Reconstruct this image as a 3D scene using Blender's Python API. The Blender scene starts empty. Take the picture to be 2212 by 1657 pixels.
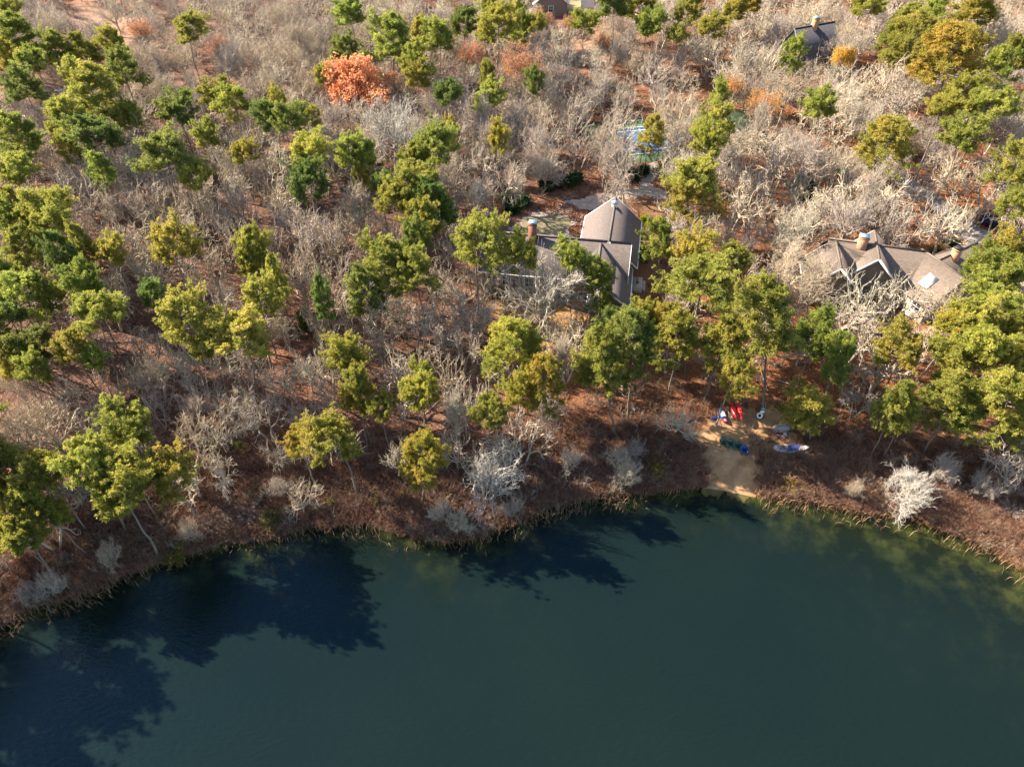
import bpy, bmesh, math, random
import numpy as np
from mathutils import Vector, Matrix

# ------------------------------------------------------------------ camera, sky, sun, exposure
scene = bpy.context.scene
COL = scene.collection
F, CX, CY = 1533.0, 1106.0, 828.5          # focal length and centre in 2212 x 1657 picture units
PITCH, CAMH = math.radians(43.0), 62.0
cd = bpy.data.cameras.new('camera'); cam = bpy.data.objects.new('camera', cd); COL.objects.link(cam)
cam.location = (0, 0, CAMH); cam.rotation_euler = (math.radians(90) - PITCH, 0, 0)
cd.sensor_fit = 'HORIZONTAL'; cd.sensor_width = 36.0; cd.lens = 36.0 * F / 2212.0
cd.clip_start = 0.5; cd.clip_end = 6000
scene.camera = cam

SUN_AZ = (-1.0, 0.38); SUN_EL = math.radians(32)
w = bpy.data.worlds.new('World'); scene.world = w; w.use_nodes = True
nt = w.node_tree
sky = nt.nodes.new('ShaderNodeTexSky'); sky.sky_type = 'NISHITA'; sky.sun_disc = False
sky.sun_elevation = SUN_EL; sky.sun_rotation = math.atan2(SUN_AZ[0], SUN_AZ[1])
bg = nt.nodes['Background']; bg.inputs['Strength'].default_value = 0.08
nt.links.new(sky.outputs[0], bg.inputs['Color'])
sl = bpy.data.lights.new('sun', 'SUN'); sl.energy = 5.0; sl.angle = math.radians(0.5); sl.color = (1.0, 0.87, 0.70)
sun = bpy.data.objects.new('sun', sl); COL.objects.link(sun); sun.location = (-100, 40, 120)
_h = math.hypot(*SUN_AZ)
SUNDIR = Vector((SUN_AZ[0] / _h * math.cos(SUN_EL), SUN_AZ[1] / _h * math.cos(SUN_EL), math.sin(SUN_EL)))
sun.rotation_euler = (-SUNDIR).to_track_quat('-Z', 'Y').to_euler()
vs = scene.view_settings
vs.view_transform = 'Standard'; vs.look = 'None'; vs.gamma = 1.0; vs.use_curve_mapping = False
vs.exposure = 2.0
scene.render.engine = 'CYCLES'
cy = scene.cycles
cy.max_bounces = 5; cy.diffuse_bounces = 2; cy.glossy_bounces = 2; cy.transmission_bounces = 2; cy.transparent_max_bounces = 6
cy.caustics_reflective = False; cy.caustics_refractive = False
cy.use_denoising = True; cy.denoiser = 'OPENIMAGEDENOISE'; cy.denoising_input_passes = 'RGB_ALBEDO_NORMAL'

rng = np.random.default_rng(7); random.seed(7)

# ------------------------------------------------------------------ picture <-> place
SP, CP = math.sin(PITCH), math.cos(PITCH)
def at(u, v, z=0.0):
    x, y = (u - CX) / F, -(v - CY) / F
    d = (x, CP + y * SP, -SP + y * CP)
    t = (z - CAMH) / d[2]
    return np.array((d[0] * t, d[1] * t, z))
def depth_of(p): return p[1] * CP + (CAMH - p[2]) * SP
def ppm(p): return F / depth_of(p)
def pix(p):
    dp = depth_of(p); yc = p[1] * SP - (CAMH - p[2]) * CP
    return CX + F * p[0] / dp, CY - F * yc / dp

SHORE_PX = [(0,1352),(60,1318),(130,1298),(200,1276),(270,1246),(330,1222),(420,1195),(500,1176),(600,1166),(640,1146),
            (720,1136),(800,1134),(860,1152),(900,1166),(960,1172),(1040,1166),(1080,1144),(1140,1114),(1200,1094),(1290,1074),
            (1380,1068),(1480,1062),(1510,1052),(1560,1058),(1640,1074),(1720,1082),(1800,1096),(1850,1107),(1920,1113),
            (1990,1128),(2060,1154),(2130,1184),(2212,1236)]
sh = [at(u, v)[:2] for u, v in SHORE_PX]
x0, y0 = sh[0]; x1, y1 = sh[-1]
sh = [(x0-330,y0-75),(x0-60,y0-62),(x0-30,y0-55),(x0-19,y0-42),(x0-13,y0-24),(x0-8,y0-9)] + [tuple(p) for p in sh] + \
     [(x1+6,y1-5),(x1+14,y1-14),(x1+22,y1-30),(x1+32,y1-55),(x1+60,y1-70),(x1+330,y1-80)]
SH = np.array(sh)
def shore_y(x): return np.interp(x, SH[:, 0], SH[:, 1])
def shore_dist(x, y):
    """signed distance to the water's edge, positive on land"""
    x = np.atleast_1d(np.asarray(x, float)); y = np.atleast_1d(np.asarray(y, float))
    best = np.full(x.shape, 1e9)
    for a, b in zip(SH[:-1], SH[1:]):
        e = b - a; L2 = e @ e
        t = np.clip(((x - a[0]) * e[0] + (y - a[1]) * e[1]) / L2, 0, 1)
        best = np.minimum(best, np.hypot(x - a[0] - t * e[0], y - a[1] - t * e[1]))
    return np.where(y > shore_y(x), best, -best)
PADS = []
def height(x, y):
    d = shore_dist(x, y); x = np.atleast_1d(np.asarray(x, float)); y = np.atleast_1d(np.asarray(y, float))
    dl = np.maximum(d, 0)
    land = 4.2 * (1 - np.exp(-dl / 20)) + 0.012 * np.minimum(dl, 220)
    und = 0.45 * np.sin(x * 0.11 + 1.3) * np.sin(y * 0.09 + 0.4) + 0.25 * np.sin(x * 0.23 - y * 0.17) + 0.12 * np.sin(x * 0.41 + y * 0.37 + 2)
    land = land + und * (1 - np.exp(-dl / 14))
    bed = -3.2 * (1 - np.exp(np.minimum(d, 0) / (8.0 + 12.0 * np.clip((x - 22) / 18, 0, 1))))
    z = np.where(d > 0, land, bed)
    for (px, py, R, fade, pz) in PADS:
        q = np.clip((R + fade - np.hypot(x - px, y - py)) / fade, 0, 1); q = q * q * (3 - 2 * q)
        z = z * (1 - q) + pz * q
    return z
def gz(x, y): return float(height(x, y)[0])
def gat(u, v, dz=0.0):
    z = 3.0
    for _ in range(7):
        p = at(u, v, z + dz); z = gz(p[0], p[1])
    return np.array((p[0], p[1], z))

# level ground under the tennis court
_c = gat(1490, 305); PADS.append((_c[0], _c[1], 21.0, 9.0, _c[2]))

# ------------------------------------------------------------------ mesh helpers
def fmesh(name, V, faces, mat=None, attrs=None, smooth=False, fmat=None):
    """faces: list of integer arrays (k,3) / (k,4)"""
    me = bpy.data.meshes.new(name)
    V = np.ascontiguousarray(V, np.float32)
    me.vertices.add(len(V)); me.vertices.foreach_set('co', V.ravel())
    faces = [np.asarray(f, np.int32) for f in faces if len(f)]
    flat = np.concatenate([f.ravel() for f in faces]); tot = np.concatenate([np.full(len(f), f.shape[1]) for f in faces])
    me.loops.add(len(flat)); me.loops.foreach_set('vertex_index', flat.astype(np.int32))
    me.polygons.add(len(tot)); st = np.concatenate([[0], np.cumsum(tot)[:-1]]).astype(np.int32)
    me.polygons.foreach_set('loop_start', st)
    if mat is not None:
        for m in (mat if isinstance(mat, (list, tuple)) else [mat]): me.materials.append(m)
    if fmat is not None: me.polygons.foreach_set('material_index', np.asarray(fmat, np.int32))
    if smooth: me.polygons.foreach_set('use_smooth', np.ones(len(tot), bool))
    for k, a in (attrs or {}).items():
        at_ = me.attributes.new(k, 'FLOAT', 'POINT'); at_.data.foreach_set('value', np.asarray(a, np.float32))
    me.update(calc_edges=True)
    return me
def link(name, me, parent=None, loc=None, rotz=None):
    o = bpy.data.objects.new(name, me); COL.objects.link(o)
    if parent is not None: o.parent = parent
    if loc is not None: o.location = tuple(loc)
    if rotz is not None: o.rotation_euler = (0, 0, rotz)
    return o
def tag(o, label, cat, group=None):
    o['label'] = label; o['category'] = cat
    if group: o['group'] = group
    return o
def thing(name, label, cat, loc=(0, 0, 0), rotz=0.0, group=None):
    return tag(link(name, None, None, loc, rotz), label, cat, group)
def structure(o): o['kind'] = 'structure'; return o
class B:
    """collects shapes for one mesh"""
    def __init__(s): s.V = []; s.Q = []; s.T = []; s.n = 0
    def add(s, v, q=(), t=()):
        v = np.asarray(v, float); s.V.append(v)
        if len(q): s.Q.append(np.asarray(q) + s.n)
        if len(t): s.T.append(np.asarray(t) + s.n)
        s.n += len(v); return s
    def box(s, x0, x1, y0, y1, z0, z1, M=None):
        v = np.array([(x, y, z) for z in (z0, z1) for y in (y0, y1) for x in (x0, x1)], float)
        if M is not None: v = np.array([tuple(M @ Vector(p)) for p in v])
        return s.add(v, [(0,2,3,1),(4,5,7,6),(0,1,5,4),(2,6,7,3),(0,4,6,2),(1,3,7,5)])
    def bar(s, p, q, wd, th=None, up=(0, 0, 1)):
        """rectangular bar from p to q"""
        th = wd if th is None else th
        p, q = np.array(p, float), np.array(q, float); d = q - p; d /= np.linalg.norm(d)
        u = np.array(up, float)
        if abs(d @ u) > .95: u = np.array((1., 0, 0))
        a = np.cross(d, u); a /= np.linalg.norm(a); b = np.cross(a, d)
        c = [(-1,-1),(1,-1),(1,1),(-1,1)]
        v = [e + a * i * wd / 2 + b * j * th / 2 for e in (p, q) for i, j in c]
        return s.add(v, [(0,3,2,1),(4,5,6,7),(0,1,5,4),(1,2,6,5),(2,3,7,6),(3,0,4,7)])
    def tube(s, p, q, r0, r1=None, n=8):
        v, f = tubes(np.array([p], float), np.array([q], float), np.array([r0]), np.array([r0 if r1 is None else r1]), n)
        s.add(v, f)
        for k, e in ((0, p), (n, q)):
            s.add(np.vstack([v[k:k + n], [e]]), t=[(i, (i + 1) % n, n) for i in range(n)])
        return s
    def extrude(s, prof, A, Bp, nrm):
        """profile [(lateral, z)] swept from A to B (xy points); nrm = lateral direction"""
        prof = np.array(prof, float); k = len(prof); nrm = np.array(nrm, float)
        v = []
        for e in (A, Bp):
            for l, z in prof: v.append((e[0] + nrm[0] * l, e[1] + nrm[1] * l, z))
        return s.add(v, [(i, (i + 1) % k, k + (i + 1) % k, k + i) for i in range(k)])
    def mesh(s, name, mat, smooth=False):
        return fmesh(name, np.vstack(s.V), ([np.vstack(s.Q)] if s.Q else []) + ([np.vstack(s.T)] if s.T else []), mat, smooth=smooth)
    def part(s, name, mat, parent=None, smooth=False):
        return link(name, s.mesh(name, mat, smooth), parent)
def tubes(P0, P1, R0, R1, n):
    d = P1 - P0; L = np.linalg.norm(d, axis=1, keepdims=True); d = d / np.maximum(L, 1e-6)
    up = np.where(np.abs(d[:, 2:3]) > .9, np.array([[1., 0, 0]]), np.array([[0., 0, 1]]))
    a = np.cross(d, up); a /= np.linalg.norm(a, axis=1, keepdims=True); b = np.cross(d, a)
    th = np.arange(n) * 2 * math.pi / n
    ring = a[:, None, :] * np.cos(th)[None, :, None] + b[:, None, :] * np.sin(th)[None, :, None]
    V = np.concatenate([P0[:, None] + ring * R0[:, None, None], P1[:, None] + ring * R1[:, None, None]], 1)
    m = len(P0); i = np.arange(n); base = np.stack([i, (i + 1) % n, n + (i + 1) % n, n + i], 1)
    Fq = (base[None] + (np.arange(m) * 2 * n)[:, None, None]).reshape(-1, 4)
    return V.reshape(-1, 3), Fq
def ribbons(P0, P1, R0, R1, g):
    d = P1 - P0; r = g.normal(size=d.shape); a = np.cross(d, r); a /= np.maximum(np.linalg.norm(a, axis=1, keepdims=True), 1e-6)
    V = np.stack([P0 - a * R0[:, None], P0 + a * R0[:, None], P1 + a * R1[:, None], P1 - a * R1[:, None]], 1)
    return V.reshape(-1, 3), np.arange(len(P0) * 4).reshape(-1, 4)
def merge(parts):
    V = []; Q = []; T = []; n = 0
    for v, f in parts:
        V.append(v); (Q if f.shape[1] == 4 else T).append(f + n); n += len(v)
    return np.vstack(V), ([np.vstack(Q)] if Q else []) + ([np.vstack(T)] if T else [])

# ------------------------------------------------------------------ materials
def mat_base(name):
    m = bpy.data.materials.new(name); m.use_nodes = True
    n = m.node_tree.nodes; l = m.node_tree.links
    return m, n, l, n['Principled BSDF'], n['Material Output']
def ramp(n, stops):
    r = n.new('ShaderNodeValToRGB'); e = r.color_ramp.elements
    while len(e) > 1: e.remove(e[-1])
    e[0].position = stops[0][0]; e[0].color = (*stops[0][1], 1)
    for p, c in stops[1:]:
        k = e.new(p); k.color = (*c, 1)
    return r
def noise(n, l, scale, detail=4, rough=.6, coord=None, stretch=None):
    t = n.new('ShaderNodeTexNoise'); t.inputs['Scale'].default_value = scale; t.inputs['Detail'].default_value = detail; t.inputs['Roughness'].default_value = rough
    if coord is not None:
        if stretch:
            mp = n.new('ShaderNodeMapping'); mp.inputs['Scale'].default_value = stretch; l.new(coord, mp.inputs['Vector']); coord = mp.outputs[0]
        l.new(coord, t.inputs['Vector'])
    return t
def mixc(n, l, a, b, fac, mode='MIX'):
    m = n.new('ShaderNodeMix'); m.data_type = 'RGBA'; m.blend_type = mode
    for sock, val in ((m.inputs[0], fac), (m.inputs[6], a), (m.inputs[7], b)):
        if isinstance(val, (int, float)): sock.default_value = val
        elif isinstance(val, tuple): sock.default_value = (*val, 1) if len(val) == 3 else val
        else: l.new(val, sock)
    return m.outputs[2]
def M(name, c1, c2=None, scale=6.0, rough=.85, bump=0.0, metal=0.0, stretch=None, detail=4, spec=.3, lo=.35, hi=.68):
    m, n, l, b, o = mat_base(name)
    b.inputs['Roughness'].default_value = rough; b.inputs['Metallic'].default_value = metal; b.inputs['Specular IOR Level'].default_value = spec
    if c2 is None: c2 = tuple(x * .8 for x in c1)
    tc = n.new('ShaderNodeTexCoord'); t = noise(n, l, scale, detail, .65, tc.outputs['Object'], stretch)
    r = ramp(n, [(lo, c1), (hi, c2)]); l.new(t.outputs[0], r.inputs[0]); l.new(r.outputs[0], b.inputs['Base Color'])
    if bump:
        bp = n.new('ShaderNodeBump'); bp.inputs['Strength'].default_value = bump; bp.inputs['Distance'].default_value = .05
        l.new(t.outputs[0], bp.inputs['Height']); l.new(bp.outputs[0], b.inputs['Normal'])
    return m
def foliage(name, translucent=.4, var=(.62, 1.25), hue=.03):
    """leaf material: the tree's own colour (object colour) varied from tuft to tuft"""
    m, n, l, b, o = mat_base(name)
    oi = n.new('ShaderNodeObjectInfo'); at_ = n.new('ShaderNodeAttribute'); at_.attribute_name = 'var'
    mr = n.new('ShaderNodeMapRange'); mr.inputs[3].default_value = var[0]; mr.inputs[4].default_value = var[1]; l.new(at_.outputs['Fac'], mr.inputs[0])
    hs = n.new('ShaderNodeHueSaturation'); l.new(oi.outputs['Color'], hs.inputs['Color']); l.new(mr.outputs[0], hs.inputs['Value'])
    mh = n.new('ShaderNodeMapRange'); mh.inputs[3].default_value = .5 + hue; mh.inputs[4].default_value = .5 - hue; l.new(at_.outputs['Fac'], mh.inputs[0]); l.new(mh.outputs[0], hs.inputs['Hue'])
    b.inputs['Roughness'].default_value = .6; b.inputs['Specular IOR Level'].default_value = .25
    l.new(hs.outputs[0], b.inputs['Base Color'])
    tr = n.new('ShaderNodeBsdfTranslucent'); l.new(hs.outputs[0], tr.inputs['Color'])
    mx = n.new('ShaderNodeMixShader'); mx.inputs[0].default_value = translucent
    l.new(b.outputs[0], mx.inputs[1]); l.new(tr.outputs[0], mx.inputs[2]); l.new(mx.outputs[0], o.inputs['Surface'])
    return m
def bark(name, fixed=None):
    m, n, l, b, o = mat_base(name)
    if fixed is None: oi = n.new('ShaderNodeObjectInfo')
    else:
        oi = n.new('ShaderNodeRGB'); oi.outputs[0].default_value = (*fixed, 1)
    tc = n.new('ShaderNodeTexCoord')
    t = noise(n, l, 3.0, 5, .7, tc.outputs['Object'], (1, 1, .35))
    r = ramp(n, [(.3, (.62, .62, .60)), (.55, (1, 1, 1)), (.72, (1.12, 1.14, 1.0))]); l.new(t.outputs[0], r.inputs[0])
    l.new(mixc(n, l, oi.outputs['Color' if fixed is None else 0], r.outputs[0], 1.0, 'MULTIPLY'), b.inputs['Base Color'])
    b.inputs['Roughness'].default_value = .95; b.inputs['Specular IOR Level'].default_value = .1
    return m
NEEDLE = foliage('pine_needles', .5, (.55, 1.3), .025)
LEAF = foliage('broad_leaves', .5, (.55, 1.3), .02)
BARK = bark('bark'); TWIG = bark('lichened_twigs')

def ground_material():
    m, n, l, b, o = mat_base('leaf_litter')
    g = n.new('ShaderNodeNewGeometry'); pos = g.outputs['Position']
    big = noise(n, l, .045, 3, .5, pos); mid = noise(n, l, .55, 4, .65, pos); fine = noise(n, l, 5.5, 5, .75, pos); leafy = n.new('ShaderNodeTexVoronoi')
    leafy.inputs['Scale'].default_value = 4.5; l.new(pos, leafy.inputs['Vector'])
    ra = ramp(n, [(.28, (.070, .038, .029)), (.45, (.145, .082, .060)), (.6, (.235, .150, .112)), (.78, (.36, .25, .19))]); l.new(fine.outputs[0], ra.inputs[0])
    rb = ramp(n, [(.28, (.085, .036, .018)), (.45, (.205, .090, .040)), (.62, (.33, .160, .075)), (.8, (.45, .26, .14))]); l.new(fine.outputs[0], rb.inputs[0])
    rust = n.new('ShaderNodeAttribute'); rust.attribute_name = 'rust'
    c = mixc(n, l, ra.outputs[0], rb.outputs[0], rust.outputs['Fac'])
    rm = ramp(n, [(.30, (.42, .42, .44)), (.5, (.9, .9, .9)), (.72, (1.35, 1.28, 1.2))]); l.new(mid.outputs[0], rm.inputs[0])
    c = mixc(n, l, c, rm.outputs[0], 1.0, 'MULTIPLY')
    rv = ramp(n, [(0, (.75, .75, .75)), (1, (1.25, 1.2, 1.15))]); l.new(leafy.outputs['Color'], rv.inputs[0])
    c = mixc(n, l, c, rv.outputs[0], 1.0, 'MULTIPLY')
    gb = ramp(n, [(.4, (.92, .96, 1)), (.6, (1.08, 1, .95))]); l.new(big.outputs[0], gb.inputs[0]); c = mixc(n, l, c, gb.outputs[0], 1.0, 'MULTIPLY')
    # bare pale ground and the wet bed of the pond
    pale = n.new('ShaderNodeAttribute'); pale.attribute_name = 'pale'
    c = mixc(n, l, c, (.42, .27, .19), pale.outputs['Fac'])
    sep = n.new('ShaderNodeSeparateXYZ'); l.new(pos, sep.inputs[0])
    mr = n.new('ShaderNodeMapRange'); mr.inputs[1].default_value = .12; mr.inputs[2].default_value = -.12; l.new(sep.outputs[2], mr.inputs[0])
    wb = noise(n, l, .45, 4, .6, pos); wr = ramp(n, [(.45, (.030, .028, .014)), (.58, (.13, .115, .035)), (.68, (.26, .22, .07))]); l.new(wb.outputs[0], wr.inputs[0])
    c = mixc(n, l, c, wr.outputs[0], mr.outputs[0])
    l.new(c, b.inputs['Base Color']); b.inputs['Roughness'].default_value = .95; b.inputs['Specular IOR Level'].default_value = .08
    bp = n.new('ShaderNodeBump'); bp.inputs['Strength'].default_value = .9; bp.inputs['Distance'].default_value = .25
    l.new(fine.outputs[0], bp.inputs['Height']); l.new(bp.outputs[0], b.inputs['Normal'])
    return m
def water_material():
    m, n, l, b, o = mat_base('pond_water')
    g = n.new('ShaderNodeNewGeometry'); pos = g.outputs['Position']
    a = n.new('ShaderNodeAttribute'); a.attribute_name = 'opacity'
    t = noise(n, l, .05, 2, .5, pos); r = ramp(n, [(.3, (.0050, .0112, .0098)), (.7, (.0064, .0132, .0110))]); l.new(t.outputs[0], r.inputs[0])
    l.new(r.outputs[0], b.inputs['Base Color'])
    b.inputs['Roughness'].default_value = .06; b.inputs['IOR'].default_value = 1.33; b.inputs['Specular IOR Level'].default_value = .45; b.inputs['Specular Tint'].default_value = (.18, .52, 1, 1)  # blue put into the reflection colour so that shaded water reads navy
    w1 = noise(n, l, 1.5, 4, .55, pos, (1.0, 2.2, 1)); w2 = noise(n, l, 5.5, 3, .6, pos, (1, 1.8, 1))
    ad = n.new('ShaderNodeMath'); ad.operation = 'MULTIPLY_ADD'; ad.inputs[1].default_value = .3; l.new(w2.outputs[0], ad.inputs[0]); l.new(w1.outputs[0], ad.inputs[2])
    bp = n.new('ShaderNodeBump'); bp.inputs['Strength'].default_value = .34; bp.inputs['Distance'].default_value = .14; l.new(ad.outputs[0], bp.inputs['Height']); l.new(bp.outputs[0], b.inputs['Normal'])
    tr = n.new('ShaderNodeBsdfTransparent'); tr.inputs['Color'].default_value = (.75, .85, .72, 1)
    mx = n.new('ShaderNodeMixShader'); l.new(a.outputs['Fac'], mx.inputs[0]); l.new(tr.outputs[0], mx.inputs[1]); l.new(b.outputs[0], mx.inputs[2]); l.new(mx.outputs[0], o.inputs['Surface'])
    return m
GROUND = ground_material(); WATER = water_material()
SAND = M('beach_sand', (.25, .135, .062), (.45, .275, .135), .7, .95, .5, detail=7)
GRAVEL = M('gravel', (.25, .20, .165), (.38, .32, .27), .8, .95, .6, detail=7)
DIRT = M('packed_dirt', (.12, .062, .030), (.20, .105, .052), .6, .95, .5, detail=6)
GRASS = M('dry_grass', (.15, .130, .065), (.26, .215, .125), .5, .95, .6, detail=7)
DRYLAWN = M('leafy_lawn', (.22, .115, .035), (.36, .20, .075), .7, .95, .6, detail=7)
ASPHALT = M('worn_asphalt', (.13, .12, .12), (.24, .22, .21), .7, .9, .3, detail=6)
BRICKPAVE = M('brick_paving', (.23, .075, .055), (.33, .12, .09), 3, .9, .3)
ROOF = M('roof_shingle', (.105, .086, .078), (.155, .130, .120), 2.2, .9, .35, stretch=(1, 1, 3), detail=7)
ROOF2 = M('roof_shingle_tan', (.130, .100, .080), (.185, .148, .120), 2.2, .9, .35, stretch=(1, 1, 3), detail=7)
ROOFDK = M('roof_shingle_slate', (.060, .058, .066), (.095, .09, .10), 2.5, .8, .3, detail=6)
ROOFGY = M('roof_shingle_pale', (.36, .35, .35), (.46, .45, .44), 2.5, .85, .3, detail=6)
WALL = M('cedar_shingle_wall', (.17, .135, .105), (.25, .20, .155), 4, .9, .4, stretch=(1, 1, 5))
WALLTAN = M('tan_clapboard', (.33, .26, .19), (.42, .34, .25), 3, .85, .3, stretch=(.4, .4, 8))
WALLW = M('white_clapboard', (.72, .70, .66), (.80, .79, .76), 3, .7, .2, stretch=(.4, .4, 8))
WHITE = M('white_trim', (.78, .78, .77), (.84, .84, .82), 3, .5, 0)
GLASS = M('window_glass', (.012, .016, .022), (.022, .028, .036), 1.5, .08, 0, spec=.7)
BRICK = M('chimney_brick', (.20, .085, .055), (.32, .15, .095), 7, .9, .5)
BRICKOR = M('tan_brick', (.36, .185, .10), (.46, .27, .165), 7, .9, .5)
FLASH = M('metal_flashing', (.42, .50, .58), (.55, .62, .68), 4, .35, 0, metal=.6)
GREYMETAL = M('grey_metal', (.30, .31, .32), (.42, .43, .44), 5, .45, 0, metal=.5)
DKMETAL = M('dark_metal', (.02, .022, .022), (.04, .042, .042), 5, .5, 0)
DECKW = M('weathered_deck', (.33, .31, .29), (.44, .42, .39), 3, .85, .3, stretch=(1, 6, 1))
WOOD = M('grey_wood', (.20, .17, .14), (.34, .30, .25), 4, .9, .4, stretch=(1, 1, .3))
PALEWOOD = M('pale_wood', (.48, .42, .33), (.62, .56, .46), 4, .85, .3)
COURTBLUE = M('court_blue', (.006, .050, .135), (.012, .075, .18), .6, .75, .1)
COURTGREEN = M('court_green', (.07, .135, .062), (.11, .19, .09), .6, .8, .1)
LINEW = M('line_paint', (.72, .74, .76), (.8, .82, .83), 4, .7, 0)
REDP = M('red_plastic', (.50, .012, .012), (.62, .025, .02), 3, .35, 0, spec=.5)
BLUEP = M('blue_plastic', (.010, .095, .42), (.02, .15, .52), 3, .4, 0, spec=.5)
GREENP = M('dark_green_plastic', (.008, .075, .060), (.014, .105, .085), 3, .4, 0, spec=.5)
TEALP = M('teal_paint', (.012, .21, .20), (.02, .28, .26), 3, .5, 0)
NAVY = M('navy_cloth', (.012, .016, .05), (.03, .035, .09), 4, .8, .2)
STONE = M('grey_stone', (.30, .285, .26), (.46, .43, .39), 3, .9, .6)
BINGREEN = M('green_bin', (.02, .20, .13), (.03, .27, .18), 3, .45, 0)
SILVER = M('silver_paint', (.36, .38, .41), (.42, .44, .47), 2, .25, 0, metal=.7)
RUBBER = M('black_rubber', (.012, .012, .013), (.02, .02, .021), 5, .8, 0)

# ------------------------------------------------------------------ ground and water
def axis(lo, hi, step, far):
    a = np.arange(lo, hi + step, step)
    e = np.array([4, 10, 22, 45, 90, 180, 360, 720, 1400, 2800.])[:far]
    return np.concatenate([(lo - e)[::-1], a, hi + e])
gx = axis(-185, 185, 1.4, 10); gy = axis(2, 305, 1.4, 10)
X, Y = np.meshgrid(gx, gy); Z = height(X.ravel(), Y.ravel())
ix, iy = np.meshgrid(np.arange(len(gx) - 1), np.arange(len(gy) - 1)); k = iy * len(gx) + ix
quads = np.stack([k, k + 1, k + 1 + len(gx), k + len(gx)], -1).reshape(-1, 4)
def blob(u, v, r):
    p = gat(u, v); return np.exp(-((X.ravel() - p[0]) ** 2 + (Y.ravel() - p[1]) ** 2) / r ** 2)
rust = .06 + .72 * np.clip((X.ravel() + 8) / 45, 0, 1) + .3 * (blob(1300, 700, 14) + blob(1700, 900, 16) + blob(2000, 470, 22)) + .15 * np.sin(X.ravel() * .13) * np.sin(Y.ravel() * .11)
pale = np.clip(.75 * blob(200, 50, 17) + .8 * blob(60, 235, 11) + .5 * blob(280, 90, 12) + .5 * blob(1240, 90, 14) + .35 * blob(440, 200, 12), 0, .85)
me = fmesh('ground', np.stack([X.ravel(), Y.ravel(), Z], 1), [quads], GROUND, {'rust': np.clip(rust, 0, 1), 'pale': pale}, smooth=True)
structure(link('forest_floor', me))
wx = axis(-118, 118, 1.1, 10); wy = np.concatenate([-60 - np.array([2800., 1400, 700, 350, 150, 60, 20])[0:], np.arange(-60, 84, 1.1)])
WX, WY = np.meshgrid(wx, wy); dep = -height(WX.ravel(), WY.ravel())
op = np.clip(1 - np.exp(-np.maximum(dep, 0) / .75), .30, 1)
ix, iy = np.meshgrid(np.arange(len(wx) - 1), np.arange(len(wy) - 1)); k = iy * len(wx) + ix
quads = np.stack([k, k + 1, k + 1 + len(wx), k + len(wx)], -1).reshape(-1, 4)
keep = (dep[quads] > -1.2).any(1)
structure(link('pond_water', fmesh('pond_water', np.stack([WX.ravel(), WY.ravel(), np.zeros(WX.size)], 1), [quads[keep]], WATER, {'opacity': op}, smooth=True)))

def inside(poly, x, y):
    poly = np.asarray(poly); c = np.zeros(np.shape(x), bool); j = len(poly) - 1
    for i in range(len(poly)):
        xi, yi = poly[i]; xj, yj = poly[j]
        hit = ((yi > y) != (yj > y)) & (x < (xj - xi) * (y - yi) / (yj - yi + 1e-12) + xi)
        c ^= hit; j = i
    return c
KEEP_OUT = []
def drape(name, px, mat, dz=.02, step=.32, keepout=True, wob=.5):
    poly = np.array([gat(u, v)[:2] for u, v in px])
    if keepout: KEEP_OUT.append(poly)
    lo, hi = poly.min(0) - 1, poly.max(0) + 1
    a = np.arange(lo[0], hi[0], step); b = np.arange(lo[1], hi[1], step)
    XX, YY = np.meshgrid(a, b)
    qx = XX + wob * (np.sin(YY * 1.7 + XX * .6) * .6 + np.sin(YY * 4.1 + 1) * .35 + np.sin((XX + YY) * 9) * .2)
    qy = YY + wob * (np.sin(XX * 1.5 - YY * .5) * .6 + np.sin(XX * 4.7 + 2) * .35 + np.sin((XX - YY) * 8) * .2)
    ins = inside(poly, qx, qy)
    ix, iy = np.meshgrid(np.arange(len(a) - 1), np.arange(len(b) - 1)); k = iy * len(a) + ix
    q = np.stack([k, k + 1, k + 1 + len(a), k + len(a)], -1).reshape(-1, 4)
    q = q[ins.ravel()[q].all(1)]
    used, inv = np.unique(q, return_inverse=True); q = inv.reshape(-1, 4)
    Vx, Vy = XX.ravel()[used], YY.ravel()[used]
    return structure(link(name, fmesh(name, np.stack([Vx, Vy, height(Vx, Vy) + dz], 1), [q], mat, smooth=True)))
drape('gravel_driveway', [(1075,514),(1100,490),(1160,455),(1230,432),(1300,416),(1366,406),(1388,382),(1396,354),(1426,346),(1424,372),(1410,402),(1446,416),(1446,438),(1400,428),(1345,432),(1310,470),(1280,520),(1200,524)], GRAVEL, .03)
drape('grass_patch', [(1088,508),(1130,476),(1190,458),(1232,470),(1236,492),(1200,512),(1140,518)], GRASS, .06)
drape('dirt_track', [(1384,440),(1442,432),(1432,480),(1414,560),(1404,640),(1385,700),(1352,690),(1358,600),(1372,540),(1392,500)], DIRT, .04)
drape('dry_lawn', [(1050,652),(1120,632),(1300,645),(1362,655),(1345,735),(1300,765),(1180,752),(1060,742)], DRYLAWN, .03)
drape('sandy_beach', [(1488,948),(1530,905),(1600,880),(1685,880),(1705,915),(1750,966),(1700,988),(1650,1012),(1646,1045),(1640,1066),(1605,1084),(1560,1078),(1522,1060),(1506,1005)], SAND, .03, step=.16, wob=.8)
drape('asphalt_driveway', [(1850,300),(1905,308),(1940,370),(2060,440),(2120,490),(2160,522),(2100,534),(2060,505),(2010,450),(1890,362)], ASPHALT, .03)
drape('side_driveway', [(2006,296),(2042,300),(2030,338),(1992,336)], ASPHALT, .03)
drape('brick_patio', [(1760,672),(1812,660),(1855,664),(1905,652),(1885,684),(1835,694),(1800,712)], BRICKPAVE, .04, wob=.1)
drape('front_lawn', [(1215,2),(1290,-2),(1264,32),(1216,24)], GRASS, .03)

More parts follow.
